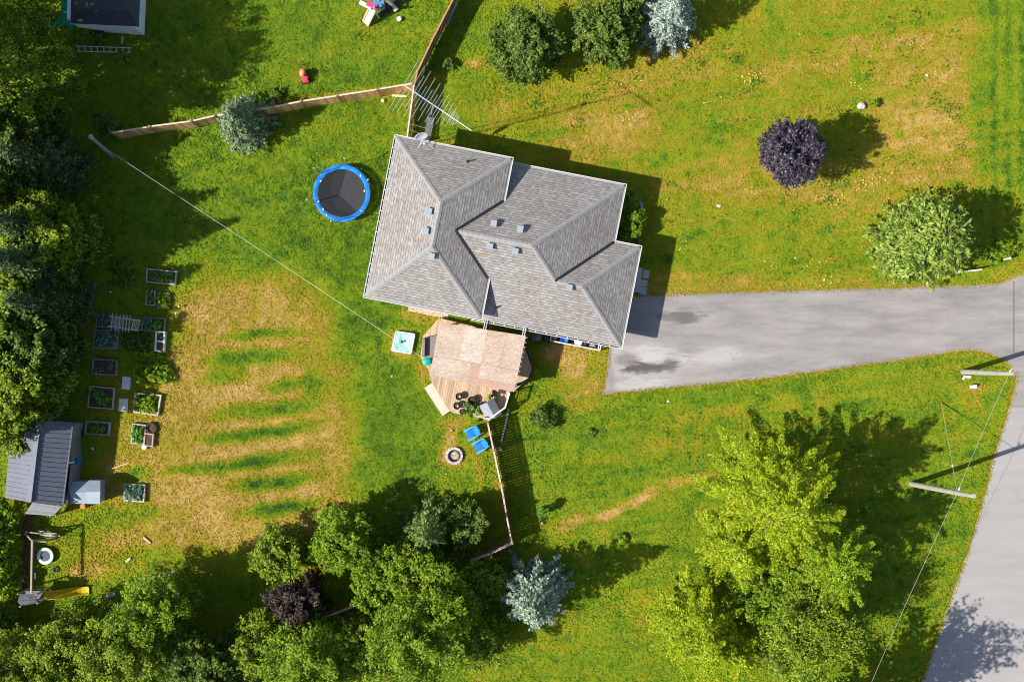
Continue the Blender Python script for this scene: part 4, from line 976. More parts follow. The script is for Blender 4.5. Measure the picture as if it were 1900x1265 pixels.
pot('small black pot hugging the deck south edge beside the plants', 858, 763, .17, .28); pot('large black pot behind the leafy plants on the deck', 876, 742, .24, .4); pot('black pot hidden among the leafy plants', 870, 757, .17)
for x, y, z in ((853.5, 735.5, .3), (849.5, 753, .3)): MB().lathe(P(x, y, DZ + .26), [(.05, 0), (.06, .08), (.04, .1)], 10).solo('plant_tag', M_WHITE, 'white marker standing in the pot %s' % ('nearest the shelter' if y < 740 else 'nearest the pale step'), 'marker')
for k, (x, y, r, h, lb, m_) in enumerate(((866, 752, .26, .55, 'broad dark green potted plant beside the black pots', L_VEG), (879, 757, .3, .6, 'bushy green potted plant in the middle of the deck cluster', L_VEG), (871, 768, .24, .45, 'yellow green plant at the south edge of the deck', L_BRIGHT), (889, 764, .26, .45, 'green potted plant touching the covered grill', L_VEG), (908, 737, .2, .5, 'yellow green plant north of the covered grill', L_LIME), (886, 775, .3, .35, 'low yellow flowering plants below the deck edge', L_BRIGHT), (917, 731, .22, .5, 'brown leaved potted plant beside the white railing', L_BROWN))):
    shrub('potted_plant', lb, 'plant', P(x, y, DZ + .4), r, h, m_, 'plants around the deck pots', 40 + k, .17, .8, z0=DZ + .25 if k != 5 else 0)
# blue garden chairs
M_BLUE = mat('blue_plastic', (.03, .27, .80), (.022, .22, .68), rough=.3, scale=2, bump=.03)
def make_chair():
    root = thing('garden_chair', '', 'chair', (0, 0, 0))
    def slat(poly, z0, z1, name):
        b = MB(); b.face([Vector((x, y, z0 + (z1 - z0) * f)) for x, y, f in poly], thick=.03); return b.build(name, M_BLUE, root)
    b = MB()
    for i in range(5):
        x0 = .38 - .105 * i; z = .40 - .035 * i; b.box((x0 - .05, 0, z), (.098, .54 - .02 * i, .025))
    b.build('seat', M_BLUE, root)
    b = MB()
    for i in range(5):
        y = (i - 2) * .115; tz = .98 - .06 * abs(i - 2) ** 1.5; x1 = -.50 + .03 * abs(i - 2)
        b.face([(-.12, y * .9 - .05, .26), (-.12, y * .9 + .05, .26), (x1, y * 1.25 + .066, tz), (x1 - .03, y * 1.25, tz + .02), (x1, y * 1.25 - .066, tz)], thick=.03)
    b.box((-.33, 0, .62), (.04, .6, .06)); b.build('backrest', M_BLUE, root)
    for s in (-1, 1):
        b = MB(); b.prism([(.46, s * .27), (.48, s * .36), (.40, s * .42), (-.30, s * .38), (-.34, s * .31), (.36, s * .27)], .56, .59); b.build('armrest', mat('blue_plastic_reflection', (.12, .42, .86), (.08, .34, .76), rough=.35, scale=2), root)  # armrests painted paler: the reflection on them is put into the colour
        b = MB(); b.box((.36, s * .31, .28), (.1, .04, .56)); b.build('leg', M_BLUE, root)
        b = MB(); b.bar((.34, s * .28, .36), (-.44, s * .28, .03), .035, .12); b.build('leg', M_BLUE, root)
    return root
ch = make_chair(); ch['group'] = 'blue chairs by the fire pit'; ch['label'] = 'blue slatted garden chair closer to the deck, facing the fire pit'
ch2 = copy_tree(ch); ch2['label'] = 'blue slatted garden chair farther from the deck, beside the fence'
for o, (x, y), a_ in ((ch, (876.5, 802.5), 207), (ch2, (891.5, 826), 210)): o.location = P(x, y, .3); o.location.z = 0; o.rotation_euler.z = R(a_); o.scale = (.94, .9, .94)
# fire pit
fp = thing('fire_pit', 'round stone fire pit with pale ash in bare earth', 'fire pit', P(842.5, 845))
M_STONE = mat('pale_stone', (.58, .50, .46), (.42, .35, .32), scale=4, island=.35, rough=.9, bump=.4)
b = MB()
for i in range(14):
    a_ = 2 * math.pi * i / 14; c = P(842.5, 845); c += Vector((.46 * math.cos(a_), .46 * math.sin(a_), .10)); b.box(c, (.17, .195, .2), a_)
b.build('stone_ring', M_STONE, fp)
b = MB(); b.ring(P(842.5, 845) + Vector((0, 0, .2)), .36, .02, 28, 6, (1, 3)); b.build('steel_liner', M_DARK, fp)
b = MB(); b.blob(P(842.5, 845) + Vector((-.05, 0, .02)), (.30, .28, .07), 3, n=14); b.build('ash', mat('ash', (.62, .52, .46), (.14, .11, .10), scale=7, rough=.95), fp)
# drain pipe and grey stone in the fence shadow
b = MB(); b.tube([P(943, 758, .12), P(941, 775, .10), P(936, 795, .1), P(930, 820, .09)], .055, 8); b.solo('drain_pipe', mat('pale_pipe', (.62, .64, .58), (.2, .22, .2), scale=14, rough=.6), 'pale ribbed pipe lying in the fence shadow', 'pipe')
MB().box(P(928, 833, .1), (.2, .3, .2), .5).solo('stone_block', M_CONC, 'small grey block on the grass east of the fence', 'block')
# bins along the south wall
b = MB()
root = thing('bin_rack', 'low pale edged rack along the south house wall holding bins', 'rack', Hh(12.8, 9.9))
c1, c2 = P(1021, 632, .75), P(1113, 650, .75)
b.bar(c1, c2, .08, .07); b.bar(c1 - Vector((0, 0, .55)), c2 - Vector((0, 0, .55)), .06, .07); b.build('front_rail', mat('rack_timber', (.72, .68, .60), (.6, .55, .46)), root)
b = MB(); b.bar(c1, c1 - HD * .62, .07, .07); b.build('side_rail', M_WHITE, root)
b = MB(); b.bar(c2, c2 - HD * .62, .07, .07); b.bar(c2 - HU * .12, c2 - HU * .12 - HD * .62, .05, .05); b.build('side_rail', M_WHITE, root)
for k in range(4):
    p = c1.lerp(c2, k / 3); MB().box(Vector((p.x, p.y, .37)) , (.07, .07, .74), -HA).build('leg', M_FP, root)
b = MB(); b.prism([xy(v) for v in (c1, c2, c2 - HD * .7, c1 - HD * .7)], .14, .17); b.build('shelf_board', M_DARK, root)
def bucket(name, label, cat, px, py, z, r, h, m_, lid=None):
    p = P(px, py, z); root = thing(name, label, cat, p)
    MB().lathe(p, [(r * .82, 0), (r * .95, h * .9), (r, h), (r * .9, h), (r * .8, h * .5), (.01, h * .45)], 20).build('body', m_, root, False)
    if lid: MB().lathe(p + Vector((0, 0, h)), [(r * 1.06, -.03), (r * 1.06, .02), (r * .5, .035), (.01, .04)], 20).build('lid', lid, root)
    MB().ring(p + Vector((0, 0, h - .02)), r * 1.02, .012, 20, 5).build('handle', M_GALV, root); return root
b = MB(); p = P(1046, 630, .2); bb = thing('blue_bin', 'deep blue recycling box in the rack by the south wall', 'bin', p)
b.box(p + Vector((0, 0, .25)), (.52, .42, .5), -HA); b.build('body', mat('deep_blue_plastic', (.008, .05, .40), (.006, .04, .33), rough=.35), bb); b = MB(); b.box(p + Vector((.12, .02, .53)), (.18, .3, .05), -HA + .3); b.build('lid', M_BLUE, bb)
bucket('white_bucket', 'white lidded bucket in the rack by the south wall', 'bucket', 1072, 634, .2, .23, .5, M_WHITE, M_WHITE)
MB().blob(P(1029, 626, .45), (.2, .15, .16), 5).solo('cloth_bundle', mat('orange_cloth', (.62, .34, .14), (.4, .2, .08), scale=8), 'orange tan bundle at the west end of the bin rack', 'bundle')
MB().blob(P(1086, 638, .4), (.14, .12, .15), 6).solo('grey_pail', mat('dark_grey_plastic', (.08, .08, .09)), 'small dark grey pail between white bucket and patterned sack', 'pail')
MB().blob(P(1099, 641, .4), (.2, .14, .14), 7).solo('sack', mat('patterned_sack', (.55, .50, .52), (.18, .12, .16), scale=9), 'grey patterned sack at the east end of the bin rack', 'sack')
hp = thing('covered_box', 'dark grey covered unit against the south wall east of the shelter', 'unit', P(1003, 630)); b = MB()
vs = [P(x, y, z) for x, y, z in ((987, 619, .0), (1007, 617, 0), (1006, 634, 0), (983, 633, 0), (991, 618, .75), (1006, 620, .75), (1004, 631, .7), (987, 631, .7))]
b.add(vs, [(3, 2, 1, 0), (4, 5, 6, 7), (0, 1, 5, 4), (1, 2, 6, 5), (2, 3, 7, 6), (3, 0, 4, 7)]); b.build('cover', mat('slate_cover', (.14, .17, .17), (.08, .10, .10), scale=4, bump=.2), hp)
b = MB(); b.box(P(999, 627, .79), (.3, .28, .06), -HA); b.build('lid', mat('slate_grey', (.24, .25, .26)), hp)
b = MB(); p = P(1014, 630, .3); b.box(p + Vector((0, .02, .02)), (.22, .55, .6), -HA); b.solo('narrow_crate', mat('charcoal_plastic', (.07, .075, .08)), 'narrow charcoal crate between the covered unit and the bin rack', 'crate')

# ---------------------------------------------------------------- garden beds
M_BEDG = mat('grey_bed_board', (.46, .45, .43), (.34, .33, .32), scale=4); M_BEDW = mat('pale_bed_board', (.56, .51, .44), (.36, .32, .27), scale=4); M_BEDD = mat('dark_bed_board', (.30, .29, .27), (.21, .205, .19), scale=4)
M_EARTH = mat('garden_soil', (.13, .075, .05), (.06, .035, .024), scale=7, rough=.95, bump=.6)
def bed(label, cs, m_, h=.26, w=.07, split=None):
    cs = [P(x, y, h) for x, y in cs]; c0 = sum(cs, Vector()) / 4; c0.z = 0
    root = thing('raised_bed', label, 'garden bed', c0, 'garden beds along the west side')
    for i in range(4):
        a, c = cs[i], cs[(i + 1) % 4]; d = (c - a).normalized()
        s_ = w / 2 if i % 2 == 0 else -w / 2
        MB().bar(a - d * s_ - Vector((0, 0, h / 2)), c + d * s_ - Vector((0, 0, h / 2)), w, h).build('board', m_, root)
    if split: MB().bar(cs[0].lerp(cs[1], split) - Vector((0, 0, h / 2)), cs[3].lerp(cs[2], split) - Vector((0, 0, h / 2)), w * .8, h - .02).build('divider', m_, root)
    b = MB(); b.prism([xy(v) for v in cs], .0, h - .07); b.build('soil', M_EARTH, root); return cs, h
def veg(label, cs_h, m_, spots, **kw):
    cs, h = cs_h; return rows('vegetable_plants', label, 'plants', cs, h - .07, m_, spots, **kw)
c = bed('long grey framed bed at the north end of the garden', [(273, 499), (327, 504.6), (324, 528), (272, 522.6)], M_BEDG); veg('two rows of leafy greens in the northernmost bed', c, L_VEG, grid_spots(9, 2, 1, .03), leaf=.16, h=.22)
MB().lathe(P(332, 505, .0), [(.02, 0), (.02, .5), (.06, .5), (.06, .56), (.01, .58)], 10).solo('garden_stake', M_WHITE, 'white topped stake at the east corner of the northernmost bed', 'stake')
c = bed('small grey tub shaped bed left of the bright lettuces', [(272, 541), (287, 540), (287, 566), (271, 565)], M_BEDG); veg('dark green plants in the small grey tub bed', c, L_VEG, grid_spots(2, 4, 2, .06, drop=.25), leaf=.13)
c = bed('small dark bed under bright lettuces', [(293, 545), (313, 544), (312, 572), (293, 571)], M_BEDD, .2); veg('bright lime lettuces beside the small grey tub bed', c, L_BRIGHT, grid_spots(3, 4, 3, .05), leaf=.24, h=.3, spread=.2, per=18)
c = bed('large dark bed with a blue crate in its corner', [(267, 589), (306, 591), (304, 616), (262, 612)], M_BEDD, .2); veg('sprawling dark plants in the bed with the blue crate', c, L_VEG, grid_spots(5, 3, 4, .06), leaf=.15, h=.3)
cr = thing('blue_crate', 'small blue slatted crate in the large dark bed', 'crate', P(273.5, 596, .2)); b = MB()
for i in range(4): b.box(P(273.5, 596, .25) + Vector((-.16 + .11 * i, .03 - .06 * i * .5, .1)), (.05, .26, .03), -.4)
b.build('slats', mat('crate_blue', (.10, .18, .42)), cr); b = MB()
for s in (-1, 1): b.box(P(273.5, 596, .25) + Vector((s * .06, s * .12, .06)), (.46, .03, .16), -.4)
b.build('rim', mat('crate_blue', (.1, .18, .42)), cr)
c = bed('white two cell cold frame east of the dark plants', [(290, 615.6), (305, 616.5), (303, 652.6), (288, 650)], mat('white_frame', (.82, .79, .75), (.72, .69, .64)), .35, .09); 
cs = c[0]; b = MB(); b.bar(cs[0].lerp(cs[3], .48), cs[1].lerp(cs[2], .48), .09, .08); b.solo('cross_bar', mat('white_frame', (.8, .8, .8)), 'white bar across the middle of the cold frame', 'bar')
c = bed('dark bed of silvery cabbages under the trellis', [(176, 612), (219, 614), (216, 647), (173, 644)], M_BEDD); veg('silvery blue cabbages in the bed below the trellis', c, L_VEGD, grid_spots(6, 5, 6, .05), leaf=.2, h=.22, spread=.2)
c = bed('narrow dark bed behind the trellis', [(180, 584), (206, 585), (205, 607), (178, 606)], M_BEDD); veg('dark sprigs in the narrow bed behind the trellis', c, L_VEGD, grid_spots(3, 3, 16, .07), leaf=.16, h=.25)
c = bed('sparse dark bed south of the cabbages', [(173, 666), (216, 669), (215, 696), (171, 693)], M_BEDD); veg('few dark sprigs in the sparse bed south of the cabbages', c, L_VEGD, grid_spots(4, 3, 7, .07, drop=.45), leaf=.15)
c = bed('pale framed bed with brown soil beside the paving slabs', [(166.4, 717), (211.5, 720.5), (208, 758.5), (163, 755)], M_BEDW, w=.06); veg('green plants down the middle of the brown soil bed', c, L_VEG, [(.2, .3), (.32, .42), (.45, .5), (.55, .6), (.65, .62), (.75, .5), (.5, .35), (.3, .25), (.62, .72)], leaf=.2, h=.4, spread=.24, per=22)
c = bed('white framed bed of bright yellow flowered plants', [(250.7, 730), (298, 733.5), (292, 770), (248, 764)], M_BEDW, w=.09); veg('bright green plants with yellow flowers in the white framed bed', c, L_BRIGHT, grid_spots(6, 4, 9, .05), leaf=.2, h=.34, spread=.22, per=20)
c = bed('dim two cell bed in the shed shadow', [(160.5, 782), (203, 784.5), (201, 807), (158, 804)], M_BEDG, split=.5); veg('low green plants in the dim two cell bed', c, L_VEG, grid_spots(5, 3, 10, .06, drop=.4), leaf=.14)
c = bed('narrow framed bed beside the round tyre planter', [(246, 786), (269.6, 789), (266, 824), (243.5, 821)], M_BEDG); veg('leafy dark greens in the bed beside the tyre planter', c, L_VEG, grid_spots(3, 5, 11, .06), leaf=.19, h=.3)
c = bed('small empty wooden box of soil below the tyre planter', [(269, 804), (284, 806), (282, 828), (267, 826)], mat('pinkish_board', (.52, .38, .32), (.4, .28, .22)), .3)
c = bed('white framed bed alone on the dry grass south of the others', [(230.5, 898), (268, 900), (266, 930.5), (230.5, 928)], M_BEDW, w=.08); veg('dense dark greens in the lone southern bed', c, L_VEGD, grid_spots(5, 4, 12, .06), leaf=.22, h=.3, spread=.2)
q = [P(x, y) for x, y in ((252, 668), (318, 664), (320, 712), (254, 706))]
rows('corn_plants', 'two bright rows of tall leafy plants between the beds', 'plants', q, 0, L_BRIGHT, [(.1 + .16 * i, y) for i in range(6) for y in (.35, .75, .55)], leaf=.34, h=.8, per=16, seed=20, spread=.3)
rows('corn_plants', 'thin line of leafy plants just below the cold frame', 'plants', [P(x, y) for x, y in ((250, 648), (306, 652), (306, 664), (250, 660))], 0, L_BRIGHT, [(.1 + .16 * i, .5) for i in range(6)], leaf=.26, h=.5, per=14, seed=21, spread=.25)
rows('vegetable_plants', 'patch of dark low plants right of the silvery cabbages', 'plants', [P(x, y) for x, y in ((224, 615), (284, 618), (284, 648), (224, 648))], 0, L_DARK, grid_spots(7, 4, 22, .07), leaf=.2, h=.3, per=16, seed=22, spread=.25)
rows('vegetable_plants', 'thin weedy plants by the north end of the garden', 'plants', [P(x, y) for x, y in ((200, 470), (255, 470), (255, 540), (200, 540))], 0, L_DARK, grid_spots(6, 6, 23, .09, drop=.3), leaf=.16, h=.35, per=12, seed=23, spread=.28)
for q, lb in (([(228, 698), (243.5, 700), (241.5, 723), (226, 721.5)], 'white paving slab nearer the corn rows'), ([(222, 739.5), (238.5, 740), (237, 763.5), (220, 762)], 'white paving slab between the brown soil bed and the white framed bed')):
    MB().prism([P(*k) for k in q], -.03, .06).solo('paving_slab', mat('white_slab', (.74, .70, .68), (.6, .57, .55), scale=3), lb, 'paving slab', 'white garden slabs')
b = MB(); p = P(282.5, 794); b.ring(p + Vector((0, 0, .12)), .29, .09, 28, 8, (1, 1.2)); ty = thing('tyre_planter', 'dark tyre planter beside a narrow bed on the sunny side', 'tyre', p); b.build('tyre', mat('tyre_rubber', (.06, .05, .04), (.035, .03, .025), rough=.8), ty); b = MB(); b.lathe(p, [(.22, 0), (.22, .1), (.05, .13), (.01, .13)], 16); b.build('soil', M_EARTH, ty)
bucket('metal_pail', 'small pale round pail at the foot of the soil box', 'pail', 270, 828.5, 0, .15, .26, M_GALV, mat('pail_lid', (.62, .68, .72), (.5, .56, .6)))
p = P(145, 803); b = MB(); b.ring(p + Vector((0, 0, .1)), .24, .1, 24, 8); b.solo('old_tyre', M_POT, 'black tyre lying in the shadow east of the shed', 'tyre', loc=p)
for x, y, lb, r in ((335, 569, 'white ball like light at the garden edge, upper of two', .07), (329, 582, 'white ball like light at the garden edge, lower of two', .07), (208, 542, 'white dot light in the shaded garden path', .06), (175.5, 831, 'white round cap on the grass east of the shed', .08)):
    p = P(x, y); root = thing('garden_light', lb, 'garden light', p, 'small white garden lights'); MB().tube([p, p + Vector((0, 0, .3))], .015, 6).build('stake', M_GALV, root); MB().blob(p + Vector((0, 0, .33)), (r, r, r), amp=0).build('globe', M_WHITE, root)
# trellis
tl = thing('trellis', 'weathered white wooden trellis arch across the cabbage bed', 'trellis', P(232, 596)); M_TR = mat('weathered_white_wood', (.50, .47, .45), (.38, .36, .34), scale=6)
a0, a1, b0_, b1_ = P(203, 587, 1.1), P(261, 595, 1.1), P(200, 605, 1.1), P(257, 613, 1.1)
b = MB(); b.bar(a0, a1, .08, .06); b.bar(b0_, b1_, .08, .06); b.build('rail', M_TR, tl)
b = MB()
for f in (.12, .24, .36, .48, .58, .68, .78): b.bar(a0.lerp(a1, f) + Vector((0, .22 * (f < .7), .05)), b0_.lerp(b1_, f) + Vector((0, -.18 * (f < .7), .05)), .055, .04)
b.build('slat', M_TR, tl); b = MB()
for f in (.16, .2, .28, .32, .4, .83, .88, .93, .98): b.bar(a0.lerp(a1, f), b0_.lerp(b1_, f), .025, .02)
for g_ in (.25, .5, .75):
    b.bar(a0.lerp(b0_, g_).lerp(a1.lerp(b1_, g_), .1) , a0.lerp(b0_, g_).lerp(a1.lerp(b1_, g_), .5), .02, .025); b.bar(a0.lerp(b0_, g_).lerp(a1.lerp(b1_, g_), .78), a0.lerp(b0_, g_).lerp(a1.lerp(b1_, g_), 1), .02, .025)
b.build('lattice', M_TR, tl)
for v in (a0.lerp(a1, .12), a0.lerp(a1, .78), b0_.lerp(b1_, .12), b0_.lerp(b1_, .78)): MB().bar(Vector((v.x, v.y, 0)), v, .07, .07, up=(1, 0, 0)).build('leg', M_TR, tl)
# timber bits
M_LOG = mat('weathered_timber', (.42, .36, .30), (.3, .25, .2), scale=5)
for (x1, y1), (x2, y2), w, lb, m_ in (((177, 523), (161, 590), .2, 'long grey timber edging on the ground beside the left trees', mat('grey_timber', (.2, .19, .16), (.14, .13, .11))), ((208, 869), (239, 858), .05, 'thin pale stick on dry grass north of the lone bed', mat('pale_lumber', (.7, .5, .3))), ((266, 996), (279, 1007), .12, 'short orange log on the dry grass', mat('orange_log', (.66, .42, .24), (.5, .3, .16))), ((234, 1042), (242, 1035), .14, 'stubby pale log near the swing set', mat('pale_log', (.66, .52, .30), (.5, .38, .22))), ((194, 1108), (214, 1101), .2, 'dark plank below the yellow slide', M_LOG), ((275, 1074), (326, 1058), .13, 'pale beam showing above the lower left trees', M_LOG), ((232, 1082), (268, 1072), .1, 'narrow pale rod beside the lower left trees', M_LOG)):
    MB().bar(P(x1, y1, .07), P(x2, y2, .07), w, .09).solo('timber', m_, lb, 'timber')
b = MB(); p0, p1 = P(92, 778, .3), P(106, 742, .3)
pl = thing('pallet', 'grey slatted pallet leaning behind the north end of the shed', 'pallet', P(98, 760))
for k in range(4): b.bar(p0 + Vector((.16 * k, .03 * k, 0)), p1 + Vector((.16 * k, .03 * k, .1)), .08, .03)
b.build('slats', M_BEDG, pl); MB().bar(p0 + Vector((-.05, .2, -.06)), p0 + Vector((.6, .3, -.06)), .09, .06).build('crossbar', M_BEDG, pl)

# ---------------------------------------------------------------- shed, lean-to and plastic store
def metal_roof(name, c1, c2):
    return mat(name, c1, c2, scale=1.2, rough=.38, bump=.05, metal=.15, spec=.3)
shed = thing('shed', 'metal roofed garden shed with ribbed grey panels at the left edge', 'shed', P(75, 860))
M_MR = metal_roof('steel_roof', (.155, .165, .20), (.125, .135, .165)); M_MRL = metal_roof('steel_roof_pale', (.44, .45, .49), (.38, .39, .43))
rt, rb = P(72, 781, 3.1), P(54, 931, 3.1); et, eb = P(133, 783.6, 2.25), P(114, 937, 2.25); wt, wb = P(22, 776, 2.3), P(9, 923, 2.3)
def ribbed(a, b_, c, d, m_, nm, k=17):
    mb = MB(); mb.face([a, b_, c, d], thick=.03); up = (b_ - a).cross(d - a).normalized(); up = up if up.z > 0 else -up
    for i in range(k): f = (i + .5) / k; mb.bar(a.lerp(b_, f) + up * .02, d.lerp(c, f) + up * .02, .045, .03, up=tuple(up))
    return mb.build(nm, m_, shed)
ribbed(rt, rb, eb, et, M_MR, 'roof'); ribbed(rt, rb, wb, wt, M_MR, 'roof')
MB().bar(rt + Vector((0, 0, .04)), rb + Vector((0, 0, .04)), .28, .05).build('ridge_cap', M_MR, shed)
w4 = [v.xy.to_3d() for v in (et, eb, wb, wt)]; cc = sum(w4, Vector()) / 4; w4 = [cc + (v - cc) * .93 for v in w4]
MB().prism([xy(v) for v in w4], 0, 2.15).build('wall', mat('shed_siding', (.26, .27, .29), (.2, .21, .22), stretch=(1, 1, 8)), shed)
for A, B_, top_ in ((w4[0], w4[3], rt), (w4[1], w4[2], rb)):
    t2 = Vector((top_.x, top_.y, 3.0)); t2 = Vector(((t2.x - cc.x) * .93 + cc.x, (t2.y - cc.y) * .93 + cc.y, 3.0))
    MB().face([A + Vector((0, 0, 2.15)), B_ + Vector((0, 0, 2.2)), t2], thick=.0).build('gable', mat('shed_siding', (.3, .3, .3)), shed)
MB().bar(et + Vector((.06, 0, -.05)), eb + Vector((.06, 0, -.05)), .1, .09).build('gutter', mat('dark_gutter', (.12, .13, .15)), shed)
MB().tube([P(123, 859, 2.1), P(138, 857, 1.2)], .06, 8).build('downspout', M_WHITE, shed)
b = MB(); b.bar(P(141, 860, .9), P(134, 930, .9), .03, 1.7); b.bar(P(141, 800, .9), P(141, 850, .9), .03, 1.7); b.build('door', mat('shed_door', (.20, .21, .23)), shed)
lt = thing('lean_to', 'small lean to roof of grey boards at the south end of the shed', 'lean-to', P(85, 943)); b = MB()
q = [P(60, 932, 1.9), P(116, 939, 1.9), P(98, 957, 1.6), P(46, 953, 1.6)]
for i in range(6): f = i / 6; g_ = (i + .92) / 6; b.face([q[0].lerp(q[3], f), q[1].lerp(q[2], f), q[1].lerp(q[2], g_), q[0].lerp(q[3], g_)], thick=.025)
b.build('roof', mat('grey_roof_board', (.24, .25, .26), (.17, .18, .19), island=.3), lt)
for v in q: MB().bar(Vector((v.x, v.y, 0)) * .995 + Vector((0, 0, 0)), v * .995, .08, .08, up=(1, 0, 0)).build('post', M_FP, lt)
MB().bar(P(110, 938, .9), P(100, 957, .9), .05, 1.3).build('side_board', mat('orange_wood', (.52, .25, .10), (.4, .18, .07)), lt)
bucket('blue_barrel', 'teal blue barrel under the shed downspout', 'barrel', 148, 852, 0, .24, .62, mat('blue_barrel', (.03, .25, .40), (.02, .2, .33), rough=.4), mat('blue_barrel', (.1, .3, .5)))
ps = thing('plastic_store', 'small blue grey plastic storage house beside the metal shed', 'storage shed', P(158, 912)); M_PS = mat('blue_grey_plastic', (.34, .39, .46), (.29, .34, .41), scale=2, rough=.45)
c4 = [P(x, y, 1.2) for x, y in ((129, 894), (184, 891), (183, 934), (131, 934))]
b = MB(); b.prism([xy(v) for v in [(c - (c4[0] + c4[2]) / 2) * .94 + (c4[0] + c4[2]) / 2 for c in c4]], 0, 1.15); b.build('body', M_PS, ps)
rw, re = P(129, 914, 1.75), P(184, 913, 1.75); dp_ = P(167, 905, 1.8)
b = MB(); b.face([c4[0], c4[1], re, rw], thick=.04); b.face([c4[3], c4[2], re, rw], thick=.04); b.build('roof', M_PS, ps)
gA = P(159, 912, 1.9); b = MB(); b.face([gA, P(186, 912, 1.9), P(185, 934.5, 1.22), P(162, 934.5, 1.22)], thick=.05); b.face([gA, P(186, 912, 1.9), P(186, 891, 1.24), P(166, 890.5, 1.24)], thick=.05); b.build('roof_cap', mat('blue_grey_plastic_sunlit', (.40, .45, .52), (.34, .39, .46), rough=.45), ps)  # east part of the roof in a paler tone, its sunlight painted in
b = MB(); b.ring(P(186, 913, .9), .28, .03, 20, 5); dr = b; MB().bar(P(185.5, 905, .55), P(185.5, 921, .55), .04, 1.0).build('door', M_GCOV, ps)
MB().face([P(145, 926, .6), P(151, 924, .6), P(152, 934, .1), P(146, 935, .1)], thick=.05).solo('white_board', M_WHITE, 'small white panel leaning on the plastic storage house', 'panel')
MB().box(P(156, 934, .3), (.28, .5, .6), .1).solo('wooden_crate', mat('orange_wood', (.52, .3, .12)), 'orange wooden box in front of the plastic storage house', 'box')

struct('bare_soil', MB().prism(rough_edge([(44, 948), (66, 955), (60, 990), (52, 1040), (50, 1112), (36, 1112), (40, 1030)], 6, 3, 5), -.1, .012), M_EARTH)

# ---------------------------------------------------------------- swing set, slide, round trampoline
M_SW = mat('swing_timber', (.40, .32, .26), (.3, .23, .18), scale=5)
sw = thing('swing_set', 'timber swing set frame with a grey tower and yellow slide', 'swing set', P(75, 1050))
A_, B_ = P(60, 1003, 2.3), P(58, 1100, 2.3)
MB().bar(A_, B_, .1, .13).build('top_beam', M_SW, sw)
for e, xs in ((P(47, 989, 0), A_), (P(100, 1000, 0), A_), ): MB().bar(e, xs, .09, .09).build('leg', M_SW, sw)
MB().bar(P(64, 1003, .9), P(86, 1005, .9), .07, .07).build('cross_brace', M_SW, sw)
tw = [P(x, y, 1.3) for x, y in ((46, 1095), (80, 1096), (82, 1112), (50, 1118))]
b = MB(); b.prism([xy(v) for v in tw], 1.24, 1.3); b.build('platform', mat('grey_canvas', (.16, .17, .19), (.11, .115, .13), bump=.3), sw)
for v in tw: MB().bar(Vector((v.x, v.y, 0)), Vector((v.x, v.y, 2.3)), .08, .08, up=(1, 0, 0)).build('post', M_SW, sw)
b = MB(); b.face([tw[0] + Vector((.05, 0, .85)), tw[1] + Vector((0, 0, .8)), (tw[2] + tw[1]) / 2 + Vector((0, -.05, 1.15)), (tw[3] + tw[0]) / 2 + Vector((0, -.05, 1.15))], thick=.03); b.face([(tw[3] + tw[0]) / 2 + Vector((0, -.05, 1.15)), (tw[2] + tw[1]) / 2 + Vector((0, -.05, 1.15)), tw[2] + Vector((0, 0, .8)), tw[3] + Vector((0, 0, .8))], thick=.03); b.build('canopy', mat('grey_canvas', (.2, .2, .2)), sw)
s0, s1 = P(82, 1104, 1.25), P(165, 1095, .15); M_YEL = mat('yellow_plastic', (.72, .50, .02), (.6, .4, .015), rough=.35, scale=2)
b = MB(); n_ = 10; d = (s1 - s0); sd_ = Vector((-d.y, d.x, 0)).normalized(); zf = lambda t_: 1.28 - 1.16 * (t_ * t_ * (3 - 2 * t_) * .5 + t_ * .5) + .12 * math.sin(6.28 * t_)
for i in range(n_):
    p, q = s0 + d * (i / n_), s0 + d * ((i + 1) / n_); p.z = zf(i / n_); q.z = zf((i + 1) / n_); b.bar(p, q, .46, .03)
    for s in (-1, 1): b.bar(p + sd_ * s * .23 + Vector((0, 0, .06)), q + sd_ * s * .23 + Vector((0, 0, .06)), .05, .13)
b.build('slide', M_YEL, sw)
for k, (y0, y1) in enumerate(((1018, 1030), (1062, 1074))):
    b = MB()
    for y in (y0, y1): b.tube([A_.lerp(B_, (y - 1003) / 97), P(64, y, .5)], .012, 4)
    b.bar(P(64, y0, .5), P(64, y1, .5), .2, .03); b.build('swing', M_DARK, sw)
p = P(84, 1031, .3); mtp = thing('mini_trampoline', 'small round trampoline with a white rim under the swing set', 'trampoline', Vector((p.x, p.y, 0)))
MB().ring(p, .42, .1, 36, 8, (1, .4)).build('rim', mat('rim_pale', (.74, .78, .82), (.6, .64, .68)), mtp); b = MB(); b.lathe(p, [(.36, -.02), (.2, -.03), (.01, -.035)], 24); b.build('mat', mat('slate_mesh', (.10, .115, .13), (.07, .08, .09)), mtp)
for k in range(6):
    a_ = R(60 * k); v = p + Vector((.4 * math.cos(a_), .4 * math.sin(a_), 0)); MB().tube([Vector((v.x, v.y, 0)), v], .02, 6).build('leg', M_GALV, mtp)
MB().ring(P(102, 1056, .1), .14, .05, 20, 6).solo('rubber_ring', M_POT, 'small black ring on the grass under the swing set', 'ring')
fr = thing('climbing_frame', 'dark tubular climbing frame standing right of the swing beam', 'climbing frame', P(140, 1030))
for (x1, y1, z1), (x2, y2, z2), nm in (((47, 986, .9), (100, 993, .9), 'bar'), ((70, 984, .5), (112, 994, .5), 'bar'), ((92, 988, .15), (104, 996, .15), 'bar')): MB().bar(P(x1, y1, z1), P(x2, y2, z2), .07, .06).build(nm, M_SW, fr)
for x, y in ((50, 987), (98, 993)): MB().bar(P(x, y, 0), P(x, y, .95), .07, .07, up=(1, 0, 0)).build('leg', M_SW, fr)
